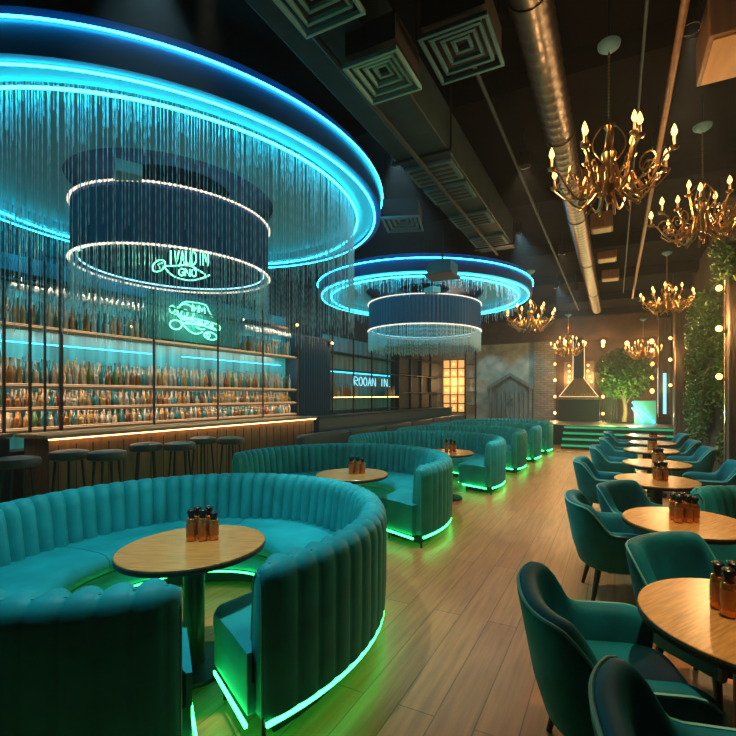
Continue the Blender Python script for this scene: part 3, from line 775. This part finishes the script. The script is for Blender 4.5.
# teal ramp with diagonal light tubes
rb = thing('teal_balustrade', 'teal lit panel with diagonal light tubes right of the tree', 'balustrade', (0, 0, 0))
xa, xe = xb(634, 17.0), xb(656, 17.0)
MB().bb(xa, xe, 17.0, 17.06, ST_H, 1.45).build('panel', M['teal_board'], rb)
for dz in (0, .32):
    MB().tube([(xa-.05, 16.96, 1.40-dz*.6), (xe-.05-dz, 16.96, ST_H+.06)], .022, 6).build('light_tube', M['led_cyan'], rb)
rl = thing('low_railing', 'thin dark railing on stage left of the tree', 'railing', (0, 0, 0))
xa, xe = xb(603, 17.6), xb(617, 17.6)
for q in range(6):
    x = xa+(xe-xa)*q/5
    MB().tube([(x, 17.6, ST_H), (x, 17.6, 1.5)], .018, 6).build('baluster', M['duct_cyan_cast'], rl)
MB().tube([(xa, 17.6, 1.5), (xe, 17.6, 1.5)], .02, 6).build('handrail', M['duct_cyan_cast'], rl)

# ------------------------------------------------------------------ right wall: columns, living wall
def column(y, label, blue=False, zf=0):
    t = thing('timber_column', label, 'column', (1.55, y, 0), 0, 'columns on the right wall')
    MB().bb(-.17, .19, -.16, .16, zf+.25, 4.3).build('shaft', M['column'], t, bevel=.015)
    MB().bb(-.20, .195, -.20, .20, zf+.001, zf+.25).build('column_base', M['black_wood'], t, bevel=.01)
    MB().bb(-.20, .195, -.20, .20, 4.3, ZC).build('capital', M['black_wood'], t, bevel=.01)
    MB().bb(-.185, -.171, -.02, .02, zf+.3, 4.25).build('edge_strip', M['brass'], t)
    if blue:
        MB().bb(-.192, -.172, .05, .12, 1.0, 2.6).build('neon_strip', M['neon_blue'], t)
        MB().bb(-.05, .05, -.185, -.162, 1.0, 2.4).build('neon_strip', M['neon_blue'], t)
    else:
        for z in (1.9, 2.55, 3.1):
            b = MB().tube([(-.17, -.06, z-.05), (-.24, -.1, z-.03)], .012, 6).build('lamp_arm', M['brass'], t)
            MB().sphere((-.27, -.12, z), .042, 10, 6).build('bulb', M['bulb_small'], b)
        lamp('bulb_glow', (-.42, -.2, 2.6), 60, (1, .58, .22), t, .05)
    return t
column(7.3, 'weathered timber column with three warm bulbs, nearer one beside the ivy')
column(13.1, 'weathered timber column with three warm bulbs beyond the living wall')
column(17.6, 'grey column with vertical ice blue light strip near the tree', True, ST_H)
def living_wall(y0, y1, z0, z1, n, label, dense=1.0):
    t = thing('living_wall', label, 'green wall', (0, 0, 0), 0, 'planted panels on the right wall')
    MB().bb(XR-.06, XR-.005, y0, y1, z0, z1).build('planting_mat', M['soil'], t)
    mb = MB()
    k = max(1, int((y1-y0)*(z1-z0)/.25))
    for _ in range(k):
        y = random.uniform(y0+.1, y1-.1); z = random.uniform(z0+.1, z1-.1)
        leaves(mb, (XR-.12, y, z), (.13, .3, .3), int(n/k), .06, .1)
    o = mb.build('foliage', M['leaf_dark'], t, smooth=False); o['kind'] = 'stuff'
living_wall(7.7, 12.7, .6, 3.8, 8500, 'dense dark ivy wall between the two bulb columns')
hp = thing('hanging_planter', 'hanging planter of trailing green ivy high at the right picture edge', 'hanging plant', (1.42, 6.95, 3.55))
MB().bb(-.14, .14, -.5, .5, 0, .2).build('planter_box', M['black_wood'], hp, bevel=.01)
for q in (-.42, .42):
    MB().tube([(0, q, .2), (0, q, ZC-3.55)], .010, 6).build('hanger_rod', M['black'], hp)
mbl = MB()
for q in range(26):
    y0 = random.uniform(-.5, .5); x0 = random.uniform(-.2, .16); L = random.uniform(.2, .65)
    for k in range(int(L/.06)):
        leaves(mbl, (x0, y0, .18-k*.06), (.07, .07, .05), 7, .05, .1)
leaves(mbl, (0, 0, .22), (.22, .6, .16), 500, .055, .1)
o = mbl.build('foliage', M['leaf_dark'], hp, smooth=False); o['kind'] = 'stuff'

# ------------------------------------------------------------------ chandeliers
def make_chandelier():
    t = thing('chandelier', '', 'chandelier', (0, 0, 0), 0, 'brass candle chandeliers')
    # origin at ring of arms level
    MB().lathe([(.001, -.20), (.02, -.19), (.035, -.15), (.015, -.12), (.05, -.07), (.065, -.02), (.04, .03), (.02, .07), (.05, .12), (.06, .17), (.025, .23), (.018, .33), (.04, .37), (.012, .42), (.001, .43)], n=16).build('stem', M['brass'], t)
    def arm(a, r, zt, tier):
        ca, sa = math.cos(a), math.sin(a)
        P = []
        for k in range(15):
            u = k/14
            rr = .04+(r-.04)*u
            z = -.02-.16*math.sin(PI*min(1, u*1.15))*(1 if tier == 0 else .7)+zt*u*u
            P.append((rr*ca, rr*sa, z))
        o = MB().tube(P, [.012-.004*k/14 for k in range(15)], 6).build('arm', M['brass'], t)
        # scroll
        S = [((r*.62+.06*math.cos(q*.7)*(1-q/14))*ca, (r*.62+.06*math.cos(q*.7)*(1-q/14))*sa, -.03+.07*math.sin(q*.7)*(1-q/14)) for q in range(12)]
        MB().tube(S, .006, 5).build('scroll', M['brass'], o)
        x, y, z = P[-1]
        MB().lathe([(.008, -.01), (.03, .0), (.036, .012), (.012, .014)], (x, y, z), 10).build('drip_pan', M['brass'], o)
        MB().lathe([(.011, .012), (.011, .075), (.004, .078)], (x, y, z), 8).build('candle_sleeve', M['candle'], o)
        MB().lathe([(.001, .076), (.016, .09), (.023, .108), (.015, .138), (.001, .165)], (x, y, z), 8).build('bulb', M['bulb'], o)
    for k in range(8): arm(2*PI*k/8+.2, .47, .07, 0)
    for k in range(4): arm(2*PI*k/4+.55, .25, .22, 1)
    # cage rods to top
    for k in range(4):
        a = 2*PI*k/4
        P = [((.03+.10*math.sin(PI*q/8))*math.cos(a), (.03+.10*math.sin(PI*q/8))*math.sin(a), .10+.30*q/8) for q in range(9)]
        MB().tube(P, .006, 5).build('cage_rod', M['brass'], t)
    rr = []; pp = []
    for k in range(42):
        pp.append((0, 0, .42+k*.0125)); rr.append(.010 if k % 2 else .004)
    MB().tube(pp, rr, 6).build('chain', M['brass'], t)
    MB().lathe([(.001, .92), (.03, .92), (.085, .96), (.09, .98), (.02, .985)], n=20).build('canopy', M['vent_grey_cast'], t)
    MB().tube([(0, 0, .98), (0, 0, 1.3)], .010, 6).build('ceiling_stem', M['black'], t)
    for k in range(12):       # looping scrolls under the arms
        a = 2*PI*k/12+.1; ca, sa = math.cos(a), math.sin(a)
        P = []
        for q in range(15):
            v = q/14*PI*1.25
            rr_ = .05+.15*math.sin(v*.5)**2*1.2+.05*math.sin(v); z = .10-.30*math.sin(v*.72)
            P.append((rr_*ca, rr_*sa, z))
        MB().tube(P, .0075, 6).build('scroll_loop', M['brass'], t)
    for k in range(8):
        a = 2*PI*k/8+.2+PI/8; ca, sa = math.cos(a), math.sin(a)
        P = [((.34+.085*math.cos(q*.55)*(1-q/16))*ca, (.34+.085*math.cos(q*.55)*(1-q/16))*sa, -.04+.085*math.sin(q*.55)*(1-q/16)) for q in range(15)]
        P = [(.06*ca, .06*sa, -.03), (.2*ca, .2*sa, -.12), (.34*ca, .34*sa, -.12)] + P
        MB().tube(P, .006, 5).build('curl', M['brass'], t)
    for k in range(4):
        a = 2*PI*(2*k)/8+.2+PI/8
        lamp('candle_glow', (.50*math.cos(a), .50*math.sin(a), .20), CHANDELIER_W/4, (1, .56, .22), t, .05)
    return t
ch = make_chandelier()
for i, (x, y, z, l) in enumerate(((-.04, 3.55, 3.25, 'largest brass chandelier, nearest, beside silver duct'), (.82, 5.4, 3.45, 'brass chandelier cut by the right edge, above the ivy'), (.92, 9.9, 3.45, 'third brass chandelier down the right row, above the ivy wall'),
        (-1.5, 8.8, 3.1, 'brass chandelier hanging right of the smaller ring light'), (-1.2, 13.2, 2.95, 'distant brass chandelier in front of the fireplace flue'), (.75, 14.6, 2.9, 'distant brass chandelier at the right of the tree'))):
    o = ch if i == 0 else None
    if i == 0: place(ch, (x, y, z), .25); ch['label'] = l; ch.scale = (.9, .9, 1)
    else: o = dup(ch, (x, y, z), .4*i, l, None, (1, 1, 1))
    # drop rods for lower hung ones
    gap = ZC-(z+1.3)
    r = ch if i == 0 else o
    if gap > .02: MB().tube([(0, 0, 1.29), (0, 0, 1.3+gap)], .010, 6).build('drop_rod', M['black'], r)

# added fill lights, plus the back wall's own teal pair
COOL, WARMC = (.50, .92, 1.0), (1, .74, .40)
downlight(-2.55, 1.75, 'added black fill can above the nearest curved sofa', SOFA_FILL_W, COOL, 1.0, (0, 0, 0), .35)
downlight(-2.3, 1.95, 'added black fill can trained on the table of the nearest sofa', TABLE_FILL_W, WARMC, .36)
downlight(-2.2, 4.35, 'added black fill can above the second curved sofa', SOFA_FILL_W*1.1, COOL, 1.1, (0, R_(-8), 0))
downlight(-1.45, 7.3, 'added black fill can above the third curved sofa', SOFA_FILL_W*1.5, COOL, 1.2, (0, R_(-18), 0))
downlight(-1.3, 11.4, 'added black fill can above the far curved sofas', SOFA_FILL_W*1.5, COOL, 1.2, (0, R_(-22), 0))
downlight(-.5, 2.2, 'added black fill can over the near aisle', AISLE_FILL_W, (1, .66, .36), 1.2)
downlight(-.95, 5.2, 'added black fill can over the middle of the aisle', AISLE_FILL_W, (1, .66, .36), 1.5)
downlight(-.9, 8.7, 'added black fill can over the far aisle', AISLE_FILL_W, (1, .66, .36), 1.5)
downlight(-.9, 11.9, 'added black fill can over the aisle before the stage', AISLE_FILL_W, (1, .66, .36), 1.5)
downlight(.55, 2.3, 'added black fill can above the nearest right hand table', TABLE_FILL_W*2.0, WARMC, .5)
downlight(.5, 3.75, 'added black fill can above the second right hand table', TABLE_FILL_W*2.0, WARMC, .5)
downlight(.42, 5.4, 'added black fill can above the third right hand table', TABLE_FILL_W*2.0, WARMC, .5)
downlight(-3.2, 17.2, 'black can spotlight throwing teal light on the back stone wall', 170, (.30, .90, 1), 1.0, (R_(38), 0, 0))
downlight(-6.2, 16.3, 'added black fill can above the stacked stone display wall', 800, (.8, .95, .9), 1.3, (0, R_(-38)*-1*-1, 0))
downlight(-4.9, 17.2, 'black can spotlight above the left end of the back stone wall', 150, (.40, .95, 1), 1.0, (R_(38), 0, 0))

# ------------------------------------------------------------------ curved channel-tufted sofas
def make_sofa(label, R, a0, a1, h, nseat=4, seatd=.55, group='curved channel tufted booths', led=True, ext=.052, chw=.125, zb0=.13):
    t = thing('curved_sofa', label, 'sofa', (0, 0, 0), 0, group)
    arc = (a1-a0)*R
    nch = max(4, round(arc/chw)); sub = 8
    # profile: dr, z, normal r, normal z, channel frequency (1 outside, 2 inside)
    prof = [(0, zb0, .3, 0, 1), (0, .35, .8, 0, 1), (0, h-.10, 1, 0, 1), (-.008, h-.045, .8, .5, 1), (-.03, h-.010, .4, .9, 1), (-.065, h, 0, 1, 1), (-.10, h-.012, -.4, .9, 2), (-.125, h-.045, -.8, .5, 2), (-.138, h-.10, -1, 0, 2), (-.165, .55, -1, 0, 2), (-.19, .36, -1, 0, 2), (-.19, zb0, -.0, 0, 2)]
    rows = []
    def row(a, u, shrink):
        ca, sa = math.cos(a), math.sin(a); out = []
        b1_ = .020*abs(math.sin(PI*u))**.5; b2_ = .052*abs(math.sin(PI*u))**.6
        for dr_, z, nr, nz, fq in prof:
            bulge = b1_ if fq == 1 else b2_
            r = dr_+nr*bulge
            zz = z+nz*bulge*.6
            r = -.09+(r+.09)*(1-shrink*.35)
            if z > .5: zz = zz-shrink*.03
            out.append(((R+r)*ca, (R+r)*sa, zz))
        return out
    ea = .045/R
    rows.append(row(a0, 0, 1.0)); rows.append(row(a0+ea*.35, 0, .4)); rows.append(row(a0+ea, .0, 0))
    b0, b1 = a0+ea*1.2, a1-ea*1.2
    for k in range(nch*sub+1):
        u = (k % sub)/sub
        rows.append(row(b0+(b1-b0)*k/(nch*sub), u, 0))
    rows.append(row(a1-ea, 0, 0)); rows.append(row(a1-ea*.35, 0, .4)); rows.append(row(a1, 0, 1.0))
    MB().grid(rows, False, True, True).build('backrest', M['velvet'], t, angle=1.3)
    MB().tube([((R-.062)*math.cos(a0+(a1-a0)*(k+.5)/80), (R-.062)*math.sin(a0+(a1-a0)*(k+.5)/80), h-.001) for k in range(80)], .006, 5).build('crown_piping', M['piping'], t)
    for a in (a0+.002, a1-.002):
        ca, sa = math.cos(a), math.sin(a)
        MB().tube([((R-.03)*ca, (R-.03)*sa, z) for z in (zb0+.02, h-.10)] + [((R-.055)*ca, (R-.055)*sa, h-.05), ((R-.09)*ca, (R-.09)*sa, h-.035), ((R-.125)*ca, (R-.125)*sa, h-.08)] + [((R-.15)*ca, (R-.15)*sa, .48)], .006, 6).build('end_piping', M['piping'], t)
    # seat cushions, running on past the back at both ends with rounded corners
    A0, A1 = a0-ext, a1+ext
    ri0, ro = R-.175-seatd, R-.175
    def ri_at(a):
        d = min(a-A0, A1-a)*R; k = max(0, 1-d/.16)
        return ri0+.16*(1-math.sqrt(max(0, 1-k*k)))
    def ro_at(a):
        d = min(a-A0, A1-a); return ro if d > ext*1.2 else R-.09
    for s in range(nseat):
        s0 = A0+(A1-A0)*s/nseat; s1 = A0+(A1-A0)*(s+1)/nseat
        rws = []; nn = 28
        for k in range(-1, nn+2):
            kk = min(max(k, 0), nn)
            u = (kk/nn); u = u if not (s in (0, nseat-1)) else (u*u*(3-2*u)*.6+u*.4)
            a = s0+(s1-s0)*u + (.003 if kk == 0 else -.003 if kk == nn else 0)
            sh = 1.0 if k in (-1, nn+1) else 0.0
            ca, sa = math.cos(a), math.sin(a); ri, ro_ = ri_at(a), ro_at(a)
            d = .012*sh
            crown = .012*math.sin(PI*u)
            P = [(ro_, .31+d), (ri+.02+d, .31+d), (ri-.012+d, .36), (ri-.005+d, .41-d), (ri+.03+d, .443-d+crown*.6), (ri+.10, .456-d+crown), ((ri+ro_)/2+.05, .462-d+crown), (ro_, .455-d+crown)]
            rws.append([(r*ca, r*sa, z) for r, z in P])
        MB().grid(rws, False, True, True).build('seat_cushion', M['velvet'], t, angle=.9)
    n = 120
    e = .006
    rws = []
    for k in range(n+1):
        u = k/n; a = A0+e+(A1-A0-2*e)*(u+.5*math.sin(2*PI*u)/(2*PI)*-1)
        ca, sa = math.cos(a), math.sin(a); ri = ri_at(a)
        rws.append([(r*ca, r*sa, z) for r, z in ((ri+.012, zb0), (ro_at(a)-.004, zb0), (ro_at(a)-.004, .308), (ri+.012, .308))])
    MB().grid(rws, False, True, True).build('seat_base', M['velvet'], t)
    MB().arc(ri0+.16, R-.12, 0, zb0-.002, a0+.08, a1-.08, 56).build('plinth', M['matte_black'], t)
    if led:
        MB().arc(R-.012, R+.002, zb0-.030, zb0-.010, a0+.01, a1-.01, 90).build('led_strip', M['led_green'], t)
        MB().arc(ri0-.006, ri0+.006, zb0-.020, zb0-.010, A0+.12, A1-.12, 56).build('led_strip', M['led_green'], t)
        for a, sg_ in ((A0-.003, -1), (A1+.003, 1)):
            MB().arc(ri0+.16, R-.06, zb0-.028, zb0-.010, min(a, a+sg_*.010), max(a, a+sg_*.010), 2).build('led_strip', M['led_green'], t)
    for a in (a0+.012/R, a1-.012/R):
        for r in (R-.03, ri0+.2):
            MB().tube([(r*math.cos(a), r*math.sin(a), zb0+.01), (r*math.cos(a), r*math.sin(a), 0)], .011, 8).build('leg', M['black'], t)
    for k in range(5):
        a = a0+(a1-a0)*(k+1)/6
        MB().tube([((R-.05)*math.cos(a), (R-.05)*math.sin(a), zb0+.01), ((R-.05)*math.cos(a), (R-.05)*math.sin(a), 0)], .011, 8).build('leg', M['black'], t)
    return t
s1 = make_sofa('large round teal velvet booth in the foreground with green glow beneath', 1.42, R_(-23.5), R_(323), .86, 5, ext=.035, zb0=.165)
place(s1, (-2.74, 2.09, 0), 0)
s2 = make_sofa('second curved teal booth, behind the foreground booth, right arm lit green', 1.48, R_(-18), R_(198), .86, 4)
place(s2, (-3.28, 4.80, 0), 0)
for i, (x, y, l) in enumerate(((-3.24, 7.6, 'third curved teal booth along the aisle, around a small table'), (-3.24, 9.68, 'fourth teal booth along the aisle, glowing green below'),
                              (-3.17, 11.36, 'fifth teal booth along the aisle'), (-3.1, 13.05, 'farthest teal booth along the aisle before the stage steps'))):
    dup(s2, (x, y, 0), 0, l)

# ------------------------------------------------------------------ tables
def make_table():
    t = thing('round_table', '', 'table', (0, 0, 0), 0, 'round pedestal tables')
    MB().lathe([(.001, .741), (.44, .741), (.444, .738), (.444, .728), (.001, .728)], n=64).build('tabletop', M['table_wood'], t, angle=.5)
    MB().lathe([(.42, .700), (.446, .706), (.448, .724), (.446, .7275), (.40, .7275)], n=64).build('table_edge', M['wood_edge'], t)
    MB().lathe([(.07, .03), (.065, .06), (.065, .66), (.15, .70), (.15, .727), (.001, .727)], n=24).build('pedestal', M['black'], t)
    MB().lathe([(.001, 0), (.25, 0), (.255, .012), (.25, .025), (.08, .035), (.001, .036)], n=32).build('foot_plate', M['black'], t)
    return t
TB = [(-2.32, 1.87, 'round oak table inside the foreground booth'), (-2.75, 4.32, 'round oak table inside the second booth'), (-2.42, 6.62, 'round oak table at the front of the third booth'),
      (.50, 2.20, 'nearest round oak table at the right edge'), (.46, 3.72, 'second round oak table of the right row'), (.40, 5.38, 'third round oak table of the right row'),
      (.50, 6.72, 'fourth round oak table of the right row'), (.54, 8.3, 'fifth round oak table of the right row'), (.64, 9.6, 'sixth round oak table of the right row'), (.62, 11.2, 'farthest round oak table of the right row')]
table = make_table()
for i, (x, y, l) in enumerate(TB):
    if i == 0: place(table, (x, y, 0), .4); table['label'] = l; table.scale = (.92, .92, 1)
    else: dup(table, (x, y, 0), .4+(.3 if i < 3 else .6), l)
def make_shaker():
    t = thing('amber_bottle', '', 'bottle', (0, 0, 0))
    MB().lathe([(.001, 0), (.026, 0), (.029, .004), (.029, .125), (.026, .138), (.014, .146), (.001, .147)], n=14).build('body', M['copper_glass'], t)
    MB().lathe([(.0295, .03), (.0298, .032), (.0298, .11), (.0295, .112)], n=14).build('paper_label', M['label'], t)
    MB().lathe([(.015, .145), (.018, .147), (.018, .165), (.024, .168), (.024, .19), (.016, .196), (.001, .197)], n=12).build('cap', M['cap'], t)
    return t
shk = make_shaker(); first = True
SPOTS = {0: (-2.38, 1.96), 1: (-2.74, 4.36), 2: (-2.42, 6.66), 3: (.44, 2.24), 4: (.43, 3.70), 5: (.44, 5.40), 6: (.52, 6.72), 7: (.56, 8.3), 8: (.66, 9.6)}
NAMES = {0: 'in the foreground booth', 1: 'in the second booth', 2: 'of the third booth', 3: 'nearest the right edge', 4: 'second in the right row', 5: 'third in the right row', 6: 'fourth in the right row', 7: 'fifth in the right row', 8: 'sixth in the right row'}
for i, (x, y) in SPOTS.items():
    for q, (dx, dy) in enumerate(((-.035, -.035), (.035, -.03), (.095, -.01), (-.03, .035), (.04, .04))):
        if i >= 5 and q == 2: continue
        a = .42; px_, py_ = x+dx*math.cos(a)-dy*math.sin(a), y+dx*math.sin(a)+dy*math.cos(a)
        l = 'amber bottle with black cap clustered on the table %s' % NAMES[i]; g = 'amber bottles on the table %s' % NAMES[i]
        sc = (1, 1, 1.0 if q != 2 else .9)
        if first: place(shk, (px_, py_, .742), 0); shk['label'] = l; shk['group'] = g; first = False
        else: dup(shk, (px_, py_, .742), q*.8, l, g, sc)

# ------------------------------------------------------------------ tub armchairs
def make_chair():
    t = thing('armchair', '', 'armchair', (0, 0, 0), 0, 'teal velvet tub chairs')
    # faces +Y locally; U-shaped shell
    W, Dp = .32, .30
    n = 44; path = []
    for k in range(n+1):
        u = -1+2*k/n      # -1 right arm front ... 0 back ... 1 left arm front
        a = u*PI*.5*1.0
        if abs(u) < .62:
            q = u/.62*PI/2
            x = -W*math.copysign(abs(math.sin(q))**.75, q); y = -.27+ (.27)*(1-abs(math.cos(q))**.75) - .02
        else:
            v = (abs(u)-.62)/.38
            x = -W*math.copysign(1, u); y = -.02+.30*v
        path.append((u, x, y))
    rows = []; pip_o = []; pip_i = []
    thick = .075
    for i, (u, x, y) in enumerate(path):
        x0, y0 = path[max(i-1, 0)][1:]; x1, y1 = path[min(i+1, n)][1:]
        tx, ty = x1-x0, y1-y0; L = math.hypot(tx, ty); nx, ny = ty/L, -tx/L  # normal
        # outward should point away from the seat centre
        if nx*x+ny*(y-.05) < 0: nx, ny = -nx, -ny
        au = abs(u)
        s = min(1, max(0, (au-.33)/.25)); s = s*s*(3-2*s)
        top = .805-.20*s - .05*max(0, (au-.85)/.15)**2
        lean = .07*(1-s)
        frontr = max(0, (au-.93)/.07)
        th_ = thick*(1-.25*frontr)
        def P(off, z):
            k = (z-.30)/.52
            tap = .86+.14*min(1, max(0, (z-.29)/.28))
            l = lean*max(0, k)
            return (x*tap+nx*(off+l), y*tap+ny*(off+l), z)
        rows.append([P(-.01, .29), P(.028, .32), P(.034, .44), P(.034, top-.05), P(.026, top-.018), P(.006, top-.002), P(-.022, top), P(-.052, top-.01), P(-.066, top-.035), P(-.07, top-.08), P(-.066, .42), P(-.05, .32), P(-.04, .29)])
        pip_o.append(P(.026, top-.016)); pip_i.append(P(-.066, top-.032))
    MB().grid(rows, False, True, True).build('shell', M['chair_velvet'], t, angle=1.2)
    def front(p_o, sgn, rowidx):
        r = rows[rowidx]; return [Vector(r[q])+Vector((0, .003, 0)) for q in (1, 2, 3, 4)]
    P = front(None, 1, 0)[:3] + [Vector(p)+Vector((0, .0, .004)) for p in pip_o] + front(None, -1, n)[:3][::-1]
    MB().tube(P, .0075, 6).build('piping', M['piping'], t)
    # seat cushion
    o = MB()
    S = []
    for z, k in ((.30, .95), (.34, 1.0), (.43, 1.0), (.455, .97), (.465, .88), (.468, .5)):
        rowp = []
        for q in range(40):
            a = 2*PI*q/40
            cx = math.copysign(abs(math.cos(a))**.45, math.cos(a))*.250*k; cy = math.copysign(abs(math.sin(a))**.5, math.sin(a))*.27*k+.035
            rowp.append((cx, cy, z))
        S.append(rowp)
    o.grid(S, False, True, True).build('seat_cushion', M['chair_velvet'], t, angle=1.2)
    MB().lathe([(.001, .28), (.20, .28), (.24, .295), (.245, .33), (.001, .33)], n=32).build('seat_base', M['chair_velvet'], t)
    for sx, sy in ((-1, -1), (1, -1), (-1, 1), (1, 1)):
        MB().tube([(sx*.17, sy*.15, .31), (sx*.235, sy*.215, 0)], [.026, .014], 10).build('leg', M['black_wood'], t)
    return t
chair = make_chair()
FX = -PI/2     # face +X
CH = [(-.02, 2.09, FX+.30, 'whole teal armchair in the right foreground, back to the aisle, beside nearest table'),
      (.33, 1.33, FX+.22, 'teal armchair rising from the bottom edge in front of the nearest table'),
      (.45, 2.83, FX-.70, 'teal armchair turned half toward the camera behind the nearest right table'),
      (.0, 3.97, FX+.2, 'teal armchair on the aisle side of the second right table'),
      (1.2, 3.02, .35, 'teal armchair at the right edge, in front of second right table'),
      (.23, 4.56, FX-.55, 'teal armchair turned half toward the camera behind the second right table'),
      (-.12, 6.25, FX, 'teal armchair on the aisle side between third and fourth right tables'),
      (1.06, 5.55, PI/2, 'teal armchair against the wall beside the third right table'),
      (1.12, 6.75, PI/2, 'teal armchair against the wall beside the fourth right table'),
      (.0, 7.9, FX, 'teal armchair on the aisle side of the fifth right table'),
      (.10, 9.5, FX, 'teal armchair on the aisle side of the sixth right table'),
      (1.08, 8.46, PI/2, 'teal armchair against the ivy wall beside the fifth right table'),
      (1.04, 9.6, PI/2, 'teal armchair against the ivy wall beside the sixth right table'),
      (.15, 11.1, FX, 'farthest teal armchair on the aisle side of the right row'),
      (1.06, 11.2, PI/2, 'teal armchair against the wall beside the farthest right table')]
for i, (x, y, rz, l) in enumerate(CH):
    if i == 0: place(chair, (x, y, 0), rz); chair['label'] = l
    else: dup(chair, (x, y, 0), rz, l, None, (.92, .92, 1) if 'turned' in l else None)
s7 = make_sofa('small curved channel backed settee by right wall behind second table', .62, R_(12), R_(150), .84, 2, .36, 'curved channel tufted booths', False)
place(s7, (1.11, 4.2, 0), 0)
